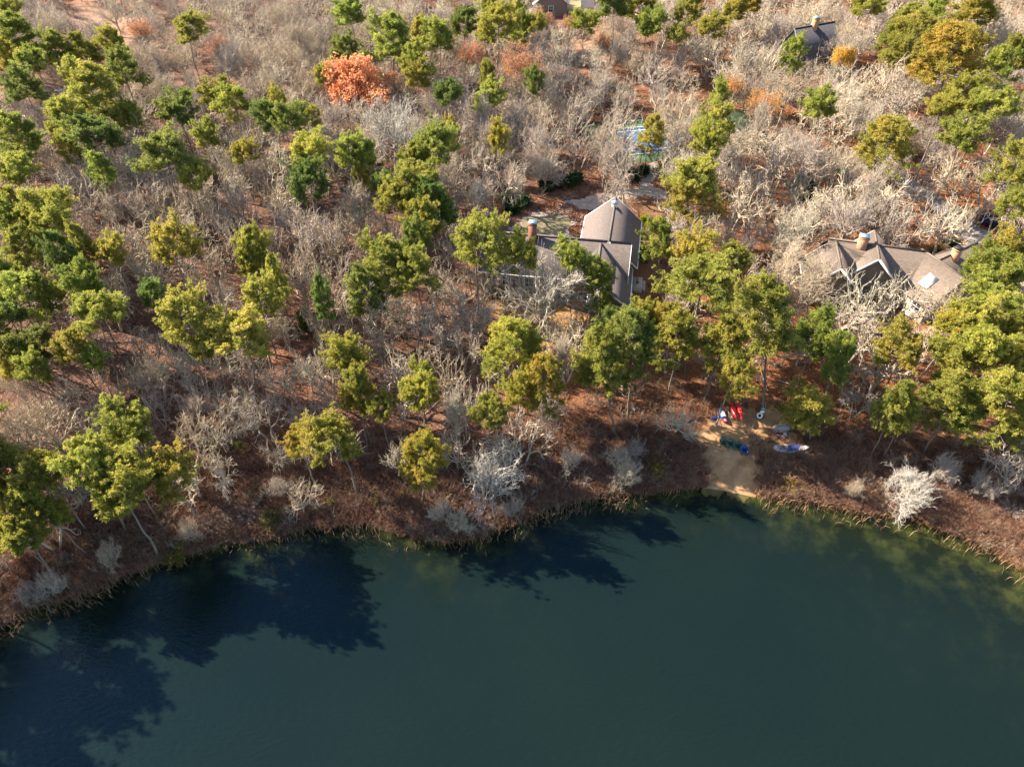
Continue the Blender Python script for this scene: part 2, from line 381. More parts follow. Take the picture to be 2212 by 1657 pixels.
# ------------------------------------------------------------------ houses
def unit(a):
    a = np.array(a, float); return a / np.linalg.norm(a)
def wing(h, A, Bq, hw, ze, zr, zb, roofm, wallm, ov=.4, trim=WHITE, gutters=True):
    """one gabled wing of a house: ridge from A to B"""
    A, Bq = np.array(A[:2]), np.array(Bq[:2]); a = unit(Bq - A); n = np.array((a[1], -a[0]))
    s = (zr - ze) / hw; e = hw + ov; zo = ze - s * ov
    b = B(); P = [(-e, zo), (0, zr), (e, zo), (e, zo - .2), (0, zr - .24), (-e, zo - .2)]
    b.extrude(P, A - a * ov, Bq + a * ov, n)
    for E, sg in ((A - a * ov, 1), (Bq + a * ov, -1)):
        v = [(E[0] + n[0] * l, E[1] + n[1] * l, z) for l, z in P]
        b.add(v, [(0, 1, 4, 5)[::sg], (1, 2, 3, 4)[::sg]])
    r = b.part('roof', roofm, h)
    B().bar((*(A - a * ov), zr + .03), (*(Bq + a * ov), zr + .03), .3, .08).part('ridge_cap', roofm, r)
    b = B(); W = [(-hw, zb), (-hw, ze - .2), (0, zr - .3), (hw, ze - .2), (hw, zb)]
    b.extrude(W, A, Bq, n)
    for E, sg in ((A, 1), (Bq, -1)):
        v = [(E[0] + n[0] * l, E[1] + n[1] * l, z) for l, z in W]
        b.add(v, [(0, 1, 3, 4)[::sg]], [(1, 2, 3)[::sg]])
    b.part('wall', wallm, h)
    if gutters:
        for sd in (-1, 1):
            o_ = n * sd * (e + .07)
            B().bar((*(A - a * ov + o_), zo - .08), (*(Bq + a * ov + o_), zo - .08), .13, .16).part('gutter', trim, h)
        for E, sg in ((A - a * (ov + .04), 1), (Bq + a * (ov + .04), 1)):
            for sd in (-1, 1):
                q = E + n * sd * e
                B().bar((*E, zr - .12), (*q, zo - .1), .06, .24).part('rake_board', trim, h)
    return a, n
def window(h, c, nrm, wd, ht, sash=True):
    """framed window on a wall: c = centre on the wall face, nrm = outward xy"""
    n = np.array((nrm[0], nrm[1], 0.)); t = np.array((-n[1], n[0], 0.)); c = np.array(c, float) + n * .03
    f = B(); z = np.array((0, 0, 1.))
    for s in (-1, 1):
        f.bar(c + t * s * wd / 2 - z * (ht / 2 + .06), c + t * s * wd / 2 + z * (ht / 2 + .06), .12, .09, up=n)
        f.bar(c + z * s * ht / 2 - t * (wd / 2 - .06), c + z * s * ht / 2 + t * (wd / 2 - .06), .12, .085, up=n)
    if sash:
        f.bar(c - t * (wd / 2 - .06), c + t * (wd / 2 - .06), .06, .06, up=n)
        f.bar(c - z * (ht / 2 - .06), c + z * (ht / 2 - .06), .055, .05, up=n)
    o = f.part('window', WHITE, h)
    B().bar(c - z * ht / 2, c + z * ht / 2, wd - .02, .03, up=n).part('pane', GLASS, o)
def chimney(h, x, y, z0, z1, wx_, wy_, rot, m, capm=FLASH):
    R = Matrix.Translation((x, y, 0)) @ Matrix.Rotation(rot, 4, 'Z')
    c = B().box(-wx_/2, wx_/2, -wy_/2, wy_/2, z0, z1, R).box(-wx_/2-.06, wx_/2+.06, -wy_/2-.06, wy_/2+.06, z1-.22, z1+.0, R).part('chimney', m, h)
    B().box(-wx_/2+.06, wx_/2-.06, -wy_/2+.06, wy_/2-.06, z1, z1+.14, R).box(-wx_/2-.02, wx_/2+.02, -wy_/2-.02, wy_/2+.02, z1+.14, z1+.2, R).part('chimney_cap', capm, c)
    return c
def vent(h, p, ht=.7):
    B().tube((p[0], p[1], p[2] - .3), (p[0], p[1], p[2] + ht), .06, .06, 8).tube((p[0], p[1], p[2] - .05), (p[0], p[1], p[2] + .1), .16, .09, 8).part('vent_pipe', GREYMETAL, h)

# --- the shingled house with the long gravel drive
g1 = gat(1290, 560)[2]
house = thing('shingled_house', 'brown shingled house with long gabled wings and brick chimney beside the gravel drive', 'house')
zr, ze, zb = g1 + 6.7, g1 + 3.55, g1 - 1.5
M0, M1 = at(1052, 499, zr), at(1358, 525.5, zr)
am = unit(M1[:2] - M0[:2]); nm = np.array((am[1], -am[0]))          # nm points to the pond
wing(house, M0, M1, 4.3, ze, zr, zb, ROOF, WALL)
zg = g1 + 6.75; G0 = at(1330, 428, zg); G1 = at(1316, 519, zg)
ag, ng = wing(house, G0[:2], G1[:2], 3.75, g1 + 3.45, zg, zb, ROOF, WALL)
# front wings running to the pond
def along(u0, v0, z): return at(u0, v0, z)[:2]
A0 = along(1298, 526, zr - .25); A1 = A0 + nm * 6.0
wing(house, A0, A1, 3.6, ze - .1, zr - .25, zb, ROOF, WALL)
zB = zr - 1.6; B0 = along(1325, 560, zB); B1 = B0 + nm * 7.4
wing(house, B0 - nm * 1.0, B1, 2.3, ze - .25, zB, zb, ROOF, WALL)
# chimney, vents, cupola on the drive wing
pc = at(1150, 520, zr - .6); chimney(house, pc[0], pc[1], zr - 2.2, zr + 2.1, 1.05, .9, math.atan2(am[1], am[0]), BRICK, FLASH)
for u, v in ((1210, 527), (1336.5, 543)):
    p = at(u, v, zr - 1.4); vent(house, p, .75)
pk = G0[:2] + ag * 2.2
B().box(-.35, .35, -.35, .35, zg - .3, zg + .42, Matrix.Translation((pk[0], pk[1], 0))).part('cupola', WHITE, house)
kd = B(); kd.add([(pk[0]-.5, pk[1]-.5, zg+.4), (pk[0]+.5, pk[1]-.5, zg+.4), (pk[0]+.5, pk[1]+.5, zg+.4), (pk[0]-.5, pk[1]+.5, zg+.4), (pk[0], pk[1], zg+.85)], [(3, 2, 1, 0)], [(0,1,4),(1,2,4),(2,3,4),(3,0,4)]); kd.part('cupola_roof', FLASH, house)
# windows towards the pond and on the side walls
fr = B1 + nm * 0; window(house, (*fr, g1 + 2.0), nm, 2.2, 1.7)
for q in (-1.6, 1.6): window(house, (*(A1 + am * q), g1 + 1.9), nm, 1.3, 1.4)
for q in (2.0, 3.4, 6.5, 9.5, 12.5): window(house, (*(M0[:2] + am * q + nm * 4.3), g1 + 1.9), nm, 1.2, 1.4)
for q in (3.0, 6.2): window(house, (*(G0[:2] + ag * q - ng * 3.75), g1 + 1.9), -ng, 1.1, 1.3)
gd = G0[:2] + ag * 5.2 + ng * (3.78 if (ng @ np.array((-1., 0))) > 0 else -3.78)
# deck with white railing by the front wing
dk = thing('side_deck', 'small grey deck with white railing beside the shingled house', 'deck')
D0 = B1 + am * 2.45 - nm * 2.6; zd = g1 + .75
Rm = Matrix(((am[0], nm[0], 0, D0[0]), (am[1], nm[1], 0, D0[1]), (0, 0, 1, 0), (0, 0, 0, 1)))
for i in range(8): B().box(.02 + i * .22, .22 + i * .22, 0, 3.3, zd - .05, zd, Rm).part('plank', DECKW, dk)
for y in (.02, 3.18): B().box(0, 1.78, y, y + .1, zd - .25, zd - .06, Rm).part('joist', WOOD, dk)
for (x, y) in ((.05, .05), (1.72, .05), (1.72, 1.65), (1.72, 3.25), (.05, 3.25)):
    B().box(x - .06, x + .06, y - .06, y + .06, zd - 1.6, zd + 1.05, Rm).part('post', WHITE, dk)
rl = B()
for p, q in (((.05, .05), (1.72, .05)), ((1.72, .05), (1.72, 3.25)), ((1.72, 3.25), (.05, 3.25))):
    for z in (.2, .98): rl.bar(tuple(Rm @ Vector((*p, zd + z))), tuple(Rm @ Vector((*q, zd + z))), .08, .06)
rl.part('handrail', WHITE, dk)
for i in range(1, 9): B().bar(tuple(Rm @ Vector((.05 + i * .186, .05, zd + .2))), tuple(Rm @ Vector((.05 + i * .186, .05, zd + .96))), .04).part('baluster', WHITE, dk)
for i in range(1, 16): B().bar(tuple(Rm @ Vector((1.72, .05 + i * .2, zd + .2))), tuple(Rm @ Vector((1.72, .05 + i * .2, zd + .96))), .04).part('baluster', WHITE, dk)
# side yard pieces along the shaded end wall
E0 = M1[:2] + am * .75
def yard(name, label, cat, off, mk, group=None):
    p = E0 + nm * off; t = thing(name, label, cat, (p[0], p[1], gz(p[0], p[1])), math.atan2(am[1], am[0]), group); mk(t); return t
def mk_stoop(t):
    B().box(-.2, 1.9, -1.4, 1.4, -.3, .5).part('platform', DECKW, t)
    B().box(1.9, 2.3, -1.0, 1.0, -.3, .25).part('step', DECKW, t)
yard('entry_stoop', 'grey boarded entry landing against the shaded end of the shingled house', 'stoop', -.6, mk_stoop)
def mk_ac(t):
    B().box(-.42, .42, -.42, .42, .1, .85).part('housing', GREYMETAL, t)
    b = B()
    for i in range(12):
        a0, a1 = i * math.pi / 6, (i + 1) * math.pi / 6
        b.bar((.32 * math.cos(a0), .32 * math.sin(a0), .88), (.32 * math.cos(a1), .32 * math.sin(a1), .88), .04, .03)
    for i in range(4): b.bar((0, 0, .88), (.32 * math.cos(i * 1.571), .32 * math.sin(i * 1.571), .88), .03, .02)
    b.part('fan_guard', DKMETAL, t); B().box(-.5, .5, -.5, .5, -.15, .1).part('pad', STONE, t)
yard('air_conditioner', 'grey boxy air conditioner next to the boarded entry landing', 'air conditioner', 2.1, lambda t: mk_ac(t))
yard('air_conditioner', 'grey boxy air conditioner next to the green bin', 'air conditioner', 3.4, lambda t: mk_ac(t))
def mk_bin(t):
    B().add([(-.28,-.3,0),(.28,-.3,0),(.28,.3,0),(-.28,.3,0),(-.36,-.4,1),(.36,-.4,1),(.36,.4,1),(-.36,.4,1)], [(3,2,1,0),(0,1,5,4),(1,2,6,5),(2,3,7,6),(3,0,4,7)]).part('body', BINGREEN, t)
    B().box(-.4, .4, -.44, .44, 1.0, 1.08).part('lid', BINGREEN, t)
    for s in (-1, 1): B().tube((s * .3, .34, .12), (s * .36, .34, .12), .12, .12, 10).part('wheel', RUBBER, t)
yard('wheeled_bin', 'green wheeled bin standing against the shingled house wall', 'bin', 4.7, mk_bin)

# --- the tan-roofed house with angled wings and skylight
g2 = gat(1905, 625)[2]
h2 = thing('tan_roofed_house', 'sprawling tan-roofed house with angled wings, two chimneys and a skylight', 'house')
z2, e2, b2 = g2 + 6.4, g2 + 3.0, g2 - 1.5
R0, R1 = at(1797, 516, z2), at(1999.6, 543, z2); a2 = unit(R1[:2] - R0[:2]); n2 = np.array((a2[1], -a2[0]))
wing(h2, R0, R1, 4.3, e2, z2, b2, ROOF2, WALL, gutters=False)
zc2 = z2 + .35; C0, C1 = at(1889.8, 501, zc2), at(1899.6, 556, zc2)
ac2, nc2 = wing(h2, C0, C1, 3.7, e2, zc2, b2, ROOF2, WALL)
zw = z2 - .12; W0, W1 = at(1996, 542, zw), at(2082, 598, zw)
aw, nw = wing(h2, W0, W1, 4.1, e2 - .05, zw, b2, ROOF2, WALLTAN, gutters=False)
zl = z2 - .2; Q0 = at(1806, 520, zl)[:2]; Q1 = Q0 + unit(np.array((-.22, -.97))) * 6.5
wing(h2, Q0, Q1, 3.3, e2 - .1, zl, b2, ROOF2, WALL)
zf = z2 - 1.0; Y0, Y1 = at(2016, 566, zf), at(2108, 525, zf)
af, nf = wing(h2, Y0, Y1, 3.1, e2 - .3, zf, b2, ROOF2, WALL, gutters=False)
p = at(1857, 540, z2 - .95); chimney(h2, p[0], p[1], z2 - 2.6, z2 + 1.1, 1.15, 1.0, math.atan2(a2[1], a2[0]), BRICKOR, FLASH)
p = at(2059, 561, zf - .7); chimney(h2, p[0], p[1], zf - 2.0, zf + 1.0, .95, .95, math.atan2(af[1], af[0]), BRICKOR, DKMETAL)
vent(h2, at(1857, 582, z2 - 2.9), .7)
# skylight on the slope of the angled wing
sk = unit(W1[:2] - W0[:2]); sn = nw if nw[1] < 0 else -nw; sm = W0[:2] + sk * 3.9
sl_ = (zw - e2 + .05) / 4.1
def sp(la, lo, up): return (*(sm + sk * la + sn * lo), zw - sl_ * lo + up)
s = B(); v = [sp(a_, b_, u_) for u_ in (.02, .14) for a_, b_ in ((-.75, 1.6), (.75, 1.6), (.75, 3.0), (-.75, 3.0))]
s.add(v, [(3,2,1,0),(4,5,6,7),(0,1,5,4),(1,2,6,5),(2,3,7,6),(3,0,4,7)]); sko = s.part('skylight', WHITE, h2)
s = B(); v = [sp(a_, b_, u_) for u_ in (.145, .165) for a_, b_ in ((-.65, 1.7), (.65, 1.7), (.65, 2.9), (-.65, 2.9))]
s.add(v, [(3,2,1,0),(4,5,6,7),(0,1,5,4),(1,2,6,5),(2,3,7,6),(3,0,4,7)]); s.part('skylight_dome', WHITE, sko)
window(h2, (*(C1[:2] + ac2 * .02), g2 + 1.8), ac2, 2.4, 1.9)
for q in (2.5, 5.0): window(h2, (*(W0[:2] + aw * q + sn * 4.1), g2 + 1.7), sn, 1.5, 1.6)
window(h2, (*(Q1), g2 + 1.8), unit(Q1 - Q0), 1.8, 1.6)

# --- the steep dark-roofed house
g3 = gat(1762, 118)[2]
h3 = thing('dark_roofed_house', 'small tan house with steep slate-dark roof and orange brick chimney', 'house')
z3, e3, b3 = g3 + 8.2, g3 + 3.0, g3 - 2
S0, S1 = at(1719.5, 61.5, z3), at(1800.5, 47.5, z3); a3 = unit(S1[:2] - S0[:2]); n3 = np.array((a3[1], -a3[0]))
fe = at(1733, 106, e3)[:2]; hw3 = abs((fe - S0[:2]) @ n3)
wing(h3, S0, S1, min(max(hw3 - .4, 4.0), 7.0), e3, z3, b3, ROOFDK, WALLTAN, ov=.35, trim=PALEWOOD)
p = at(1758, 62, z3 - .6); chimney(h3, p[0], p[1], z3 - 2.4, z3 + 1.5, 1.1, 1.0, math.atan2(a3[1], a3[0]), BRICKOR, FLASH)
vent(h3, (*(S0[:2] + a3 * 2.2 - n3 * .8), z3 - .8), .9)
hv = min(max(hw3 - .4, 4.0), 7.0)
window(h3, (*(S0[:2]), g3 + 4.2), -a3, 1.1, 1.7); window(h3, (*(S0[:2] + n3 * 2.0), g3 + 1.7), -a3, 1.0, 1.5)
for q in (1.6, 4.4, 7.0): window(h3, (*(S0[:2] + a3 * q + n3 * hv), g3 + 1.7), n3, .9, 1.5)

# --- the pale-roofed houses at the far edge of the woods
def far_house(label, u, v, wd, dp, roofm, wallm, rot, rise=3.0, name='pale_roofed_house'):
    p = gat(u, v); h = thing(name, label, 'house')
    a = np.array((math.cos(rot), math.sin(rot))); n = np.array((a[1], -a[0]))
    A = p[:2] - a * wd / 2; Bq = p[:2] + a * wd / 2
    wing(h, A, Bq, dp / 2, p[2] + 3.4, p[2] + 3.4 + rise, p[2] - 1.5, roofm, wallm)
    for E, d_ in ((A, -a), (Bq, a)): window(h, (*E, p[2] + 1.8), d_, 1.2, 1.5)
    for sd in (1, -1):
        for q in (-wd * .3, 0, wd * .3): window(h, (*(p[:2] + a * q + n * sd * dp / 2), p[2] + 1.8), n * sd, 1.1, 1.4)
    return h
far_house('pale grey-roofed house with white trim behind rusty oaks', 1186, 26, 9, 8.5, ROOFGY, WALL, math.radians(93), 3.2)
far_house('pale tan-roofed house beside the grey-roofed one past the woods', 1128, 8, 10, 8, ROOF2, WALL, math.radians(40), 3.0)
far_house('white clapboard house across the small lawn past the woods', 1290, 8, 9, 8, ROOFGY, WALLW, math.radians(80), 3.0, 'white_house')

# ------------------------------------------------------------------ tennis court
zc = PADS[0][4] + .06
T0, T1 = at(1366, 334, zc), at(1441.6, 326.6, zc)
ta = unit(T1[:2] - T0[:2]); tn = np.array((-ta[1], ta[0]))                 # tn points away from the pond
Qs = at(1414, 322, zc)[:2]
CM = Matrix(((ta[0], tn[0], 0, Qs[0]), (ta[1], tn[1], 0, Qs[1]), (0, 0, 1, zc), (0, 0, 0, 1)))  # origin: near singles line x service line
xl, xn_, xr = -5.49, 6.40, 18.29; yl, yr = -1.37, 9.60
court = structure(link('tennis_court', B().box(xl - 5.0, xr + 5.0, yl - 3.3, yr + 3.3, -.25, 0, CM).mesh('tennis_court', COURTGREEN)))
B().box(xl, xr, yl, yr, .0, .006, CM).part('playing_surface', COURTBLUE, court)
def cline(x0, x1, y0, y1): B().box(x0, x1, y0, y1, .006, .012, CM).part('court_line', LINEW, court)
wl = .06
for y in (yl, yr, 0, 8.23): cline(xl, xr, y - wl, y + wl)
for x in (xl, xr): cline(x - wl, x + wl, yl + wl, yr - wl) if False else B().box(x - wl, x + wl, yl + .07, yr - .07, .0065, .0125, CM).part('court_line', LINEW, court)
for x in (0, 12.8): B().box(x - wl, x + wl, .07, 8.16, .007, .013, CM).part('court_line', LINEW, court)
B().box(.07, 12.73, 4.115 - wl, 4.115 + wl, .0075, .0135, CM).part('court_line', LINEW, court)
net = thing('tennis_net', 'dark tennis net with white band across the blue court', 'net', tuple(CM @ Vector((xn_, 4.1, 0))))
iM = Matrix.Translation(net.location).inverted() @ CM
for y in (yl - .5, yr + .5): B().tube(tuple(iM @ Vector((xn_, y, 0))), tuple(iM @ Vector((xn_, y, 1.07))), .05).part('net_post', DKMETAL, net)
b = B()
for i in range(61):
    y = yl - .5 + i * (yr - yl + 1) / 60; b.bar(tuple(iM @ Vector((xn_, y, .05))), tuple(iM @ Vector((xn_, y, .9))), .012)
for z in np.arange(.1, .9, .1): b.bar(tuple(iM @ Vector((xn_, yl - .5, z))), tuple(iM @ Vector((xn_, yr + .5, z))), .012)
b.part('mesh', DKMETAL, net); B().bar(tuple(iM @ Vector((xn_, yl - .5, .94))), tuple(iM @ Vector((xn_, yr + .5, .94))), .03, .1).part('band', LINEW, net)
fence = thing('court_fence', 'tall dark chain-link fence around the blue tennis court', 'fence', tuple(CM @ Vector((xl - 5.2, yl - 3.5, 0))))
iF = Matrix.Translation(fence.location).inverted() @ CM
fx0, fx1, fy0, fy1 = xl - 5.2, xr + 5.2, yl - 3.5, yr + 3.5
FH = 2.7
for (p, q) in (((fx0, fy0), (fx1, fy0)), ((fx1, fy0), (fx1, fy1)), ((fx1, fy1), (fx0, fy1)), ((fx0, fy1), (fx0, fy0))):
    L = math.hypot(q[0] - p[0], q[1] - p[1]); k = round(L / 3.05)
    for i in range(k):
        t = i / k; x, y = p[0] + (q[0] - p[0]) * t, p[1] + (q[1] - p[1]) * t
        B().tube(tuple(iF @ Vector((x, y, -.6))), tuple(iF @ Vector((x, y, FH))), .06, .06, 8).part('post', DKMETAL, fence)
    b = B()
    for z in (.05, FH - .03): b.bar(tuple(iF @ Vector((*p, z))), tuple(iF @ Vector((*q, z))), .045)
    b.part('rail', DKMETAL, fence)
    st = .22; m_ = int(L / st); P0 = []; P1 = []
    for i in range(-int(FH / st), m_):
        for sg in (1, -1):
            s0 = i * st if sg > 0 else i * st + FH; s1 = s0 + sg * FH; c0, c1 = np.clip(s0, 0, L), np.clip(s1, 0, L)
            if abs(c1 - c0) < .05: continue
            za, zb_ = abs(c0 - s0), abs(c1 - s0)
            P0.append(tuple(iF @ Vector((p[0] + (q[0] - p[0]) * c0 / L, p[1] + (q[1] - p[1]) * c0 / L, za)))); P1.append(tuple(iF @ Vector((p[0] + (q[0] - p[0]) * c1 / L, p[1] + (q[1] - p[1]) * c1 / L, zb_))))
    P0, P1 = np.array(P0), np.array(P1); v, f = tubes(P0, P1, np.full(len(P0), .006), np.full(len(P0), .006), 3)
    link('wire_mesh', fmesh('wire_mesh', v, [f], DKMETAL), fence)
KEEP_OUT.append(np.array([tuple((CM @ Vector((x, y, 0))).xy) for x, y in ((fx0 - .5, fy0 - .5), (fx1 + .5, fy0 - .5), (fx1 + .5, fy1 + .5), (fx0 - .5, fy1 + .5))]))
def rect_out(A, Bq, hw, pad=1.0):
    A, Bq = np.array(A[:2]), np.array(Bq[:2]); a = unit(Bq - A); n = np.array((a[1], -a[0])); A = A - a * pad; Bq = Bq + a * pad; q = hw + pad
    KEEP_OUT.append(np.array([A + n * q, Bq + n * q, Bq - n * q, A - n * q]))
for A, Bq, hw in ((M0, M1, 4.3), (G0, G1, 3.75), (A0, A1, 3.6), (B0, B1, 2.3), (R0, R1, 4.3), (C0, C1, 3.7), (W0, W1, 4.1), (Q0, Q1, 3.3), (Y0, Y1, 3.1), (S0, S1, hv)): rect_out(A, Bq, hw)
for u, v in ((1186, 26), (1128, 8), (1290, 8)):
    p = gat(u, v); KEEP_OUT.append(np.array([p[:2] + d for d in np.array(((-6, -6), (6, -6), (6, 6), (-6, 6)))]))
def blocked(x, y):
    r = np.zeros(np.shape(x), bool)
    for P in KEEP_OUT: r |= inside(P, np.asarray(x), np.asarray(y))
    return r
# ------------------------------------------------------------------ trees: one set of shapes for each kind
def curves(P, D, L, K, wander, up, g):
    pts = [P]; D = D / np.linalg.norm(D, axis=1, keepdims=True)
    for i in range(K):
        D = D + g.normal(size=D.shape) * wander; D[:, 2] += up; D /= np.linalg.norm(D, axis=1, keepdims=True)
        P = P + D * (L / K)[:, None]; pts.append(P)
    return np.stack(pts, 1)
def radii(r0, r1, K): t = np.linspace(0, 1, K + 1); return r0[:, None] * (1 - t) + r1[:, None] * t
def spawn(C, R, per, t0, t1, a0, a1, g, end=True):
    """children starting along each parent curve"""
    m, K1, _ = C.shape; K = K1 - 1
    t = t0 + (t1 - t0) * (np.arange(per)[None] + g.random((m, per))) / per
    if end: t[:, -1] = 1.0
    f = np.clip(t * K, 0, K - 1e-4); i = f.astype(int); w_ = (f - i)[..., None]; mi = np.arange(m)[:, None]
    P = C[mi, i] * (1 - w_) + C[mi, i + 1] * w_; d = C[mi, i + 1] - C[mi, i]; d /= np.linalg.norm(d, axis=2, keepdims=True)
    r = R[mi, i] * (1 - w_[..., 0]) + R[mi, i + 1] * w_[..., 0]
    rv = g.normal(size=d.shape); side = rv - (rv * d).sum(2, keepdims=True) * d; side /= np.linalg.norm(side, axis=2, keepdims=True)
    an = np.radians(a0 + (a1 - a0) * g.random(t.shape))[..., None]
    D = d * np.cos(an) + side * np.sin(an)
    return P.reshape(-1, 3), D.reshape(-1, 3), t.ravel(), r.ravel()
def segs(C, R):
    return C[:, :-1].reshape(-1, 3), C[:, 1:].reshape(-1, 3), R[:, :-1].ravel(), R[:, 1:].ravel()
def bare_tree(seed, style='oak', leaves=0, leaf_size=.2, leaf_zone=(0, 1)):
    """returns meshes of trunk, crown (and foliage) of a leafless tree about 10 m tall"""
    g = np.random.default_rng(seed); up = np.array([[0, 0, 1.]])
    # stems, trunk length, limbs, limb length, limb angle, upward pull, wander, trunk radius, children per level, twig lengths
    S = {'oak':  (1, 3.0, 8, 4.4, (18, 76), .035, .25, .24, (5, 4, 3, 2), (2.0, 1.0, .5, .28)),
         'fork': (2, 4.4, 5, 4.0, (25, 64), .045, .25, .18, (5, 4, 3, 2), (1.9, .95, .46, .25)),
         'fine': (1, 3.6, 12, 4.5, (10, 80), .03, .13, .22, (5, 5, 4, 3), (2.2, 1.15, .6, .34)),
         'tall': (1, 6.5, 13, 3.3, (25, 50), .07, .10, .16, (5, 4, 4, 2), (1.8, 1.0, .55, .3)),
         'multi': (8, 3.4, 4, 3.2, (15, 45), .03, .16, .075, (4, 4, 3, 2), (1.7, .95, .5, .3))}[style]
    nst, tl, nl, ll, a1, upb, wand, r0, per, tw = S; gn = style in ('oak', 'fork')
    if nst == 1: D = up + g.normal(size=(1, 3)) * np.array([[.12, .12, 0]])
    else:
        az = np.arange(nst) * 2 * math.pi / nst + g.random(nst); sp_ = .32 if style == 'fork' else .75
        D = np.stack([np.cos(az) * sp_, np.sin(az) * sp_, np.ones(nst)], 1) + g.normal(size=(nst, 3)) * .12
    P = np.zeros((nst, 3)); P[:, 2] = -.35; L = tl * (.85 + .3 * g.random(nst))
    C0 = curves(P, D, L, 7, .085, .03, g); R0 = radii(np.full(nst, r0), np.full(nst, r0 * .62), 7); R0[:, 0] *= 1.35
    P, D, t, r = spawn(C0, R0, nl, {'tall': .38, 'fine': .7, 'oak': .62}.get(style, .5), 1, a1[0], a1[1], g)
    L = ll * (.75 + .35 * g.random(len(P)))
    if style == 'tall': L = ll * (1.25 - .75 * t) * (.75 + .5 * g.random(len(P)))
    D[:, 2] = np.abs(D[:, 2]) * .9 + .1
    C1 = curves(P, D, L, 7, wand, upb, g); R1 = radii(np.minimum(r * .8, .16), np.full(len(P), .055), 7)
    P, D, t, r = spawn(C1, R1, per[0], .22, 1, 30, 65, g); L = (1.15 - .45 * t) * tw[0] * (.7 + .6 * g.random(len(P)))
    C2 = curves(P, D, L, 4, wand * 1.1, .06, g); R2 = radii(np.minimum(r * .85, .075 if gn else .06), np.full(len(P), .038 if gn else .026), 4)
    P, D, t, r = spawn(C2, R2, per[1], .2, 1, 28, 62, g); L = tw[1] * (.6 + .8 * g.random(len(P)))
    C3 = curves(P, D, L, 3, wand * 1.15, .07, g); R3 = radii(np.minimum(r * .9, .045 if gn else .03), np.full(len(P), .027 if gn else .017), 3)
    P, D, t, r = spawn(C3, R3, per[2], .2, 1, 25, 60, g); L = tw[2] * (.55 + .9 * g.random(len(P)))
    C4 = curves(P, D, L, 2, .22, .08, g); R4 = radii(np.minimum(r * .9, .028 if gn else .018), np.full(len(P), .015 if gn else .010), 2)
    P, D, t, r = spawn(C4, R4, per[3], .3, 1, 22, 55, g); L = tw[3] * (.5 + 1.0 * g.random(len(P)))
    C5 = curves(P, D, L, 1, .15, .08, g); R5 = radii(np.full(len(P), .012), np.full(len(P), .006), 1)
    trunk = merge([tubes(*segs(C0, R0), 7), tubes(*segs(C1, R1), 5)])
    crown = merge([tubes(*segs(C2, R2), 4), tubes(*segs(C3, R3), 3), tubes(*segs(C4, R4), 3)] + ([] if gn else [ribbons(*segs(C5, R5), g)]))
    out = [fmesh('trunk', trunk[0], trunk[1], BARK), fmesh('crown', crown[0], crown[1], TWIG)]
    rad = np.percentile(np.hypot(C5[:, -1, 0], C5[:, -1, 1]), 93); top = C5[:, -1, 2].max(); low = np.percentile(C5[:, -1, 2], 8)
    if leaves:
        E = C5[:, -1]; zz = (E[:, 2] - low) / (top - low); ok = np.where((zz >= leaf_zone[0]) & (zz <= leaf_zone[1]))[0]
        out.append(leaf_mesh(E[g.choice(ok, min(leaves, len(ok)), False)] , g, leaf_size, 4, .2))
    return out, rad, top, low
def leaf_mesh(Pc, g, size, per, jit, up=.3, cl=None):
    n = len(Pc) * per; P = np.repeat(Pc, per, 0) + g.normal(size=(n, 3)) * jit
    d = g.normal(size=(n, 3)); d[:, 2] += up; d /= np.linalg.norm(d, axis=1, keepdims=True)
    r = g.normal(size=(n, 3)); a = np.cross(d, r); a /= np.linalg.norm(a, axis=1, keepdims=True)
    s = (size * (.6 + .8 * g.random(n)))[:, None]
    V = np.stack([P, P + d * s * .5 + a * s * .36, P + d * s, P + d * s * .5 - a * s * .36], 1).reshape(-1, 3)
    var = np.repeat(np.repeat(g.random(len(Pc)), per) * .65 + .35 * g.random(n), 4) if cl is None else np.repeat(np.clip(np.repeat(cl, per) + .2 * (g.random(n) - .5), 0, 1), 4)
    return fmesh('foliage', V, [np.arange(4 * n).reshape(-1, 4)], LEAF, {'var': var})
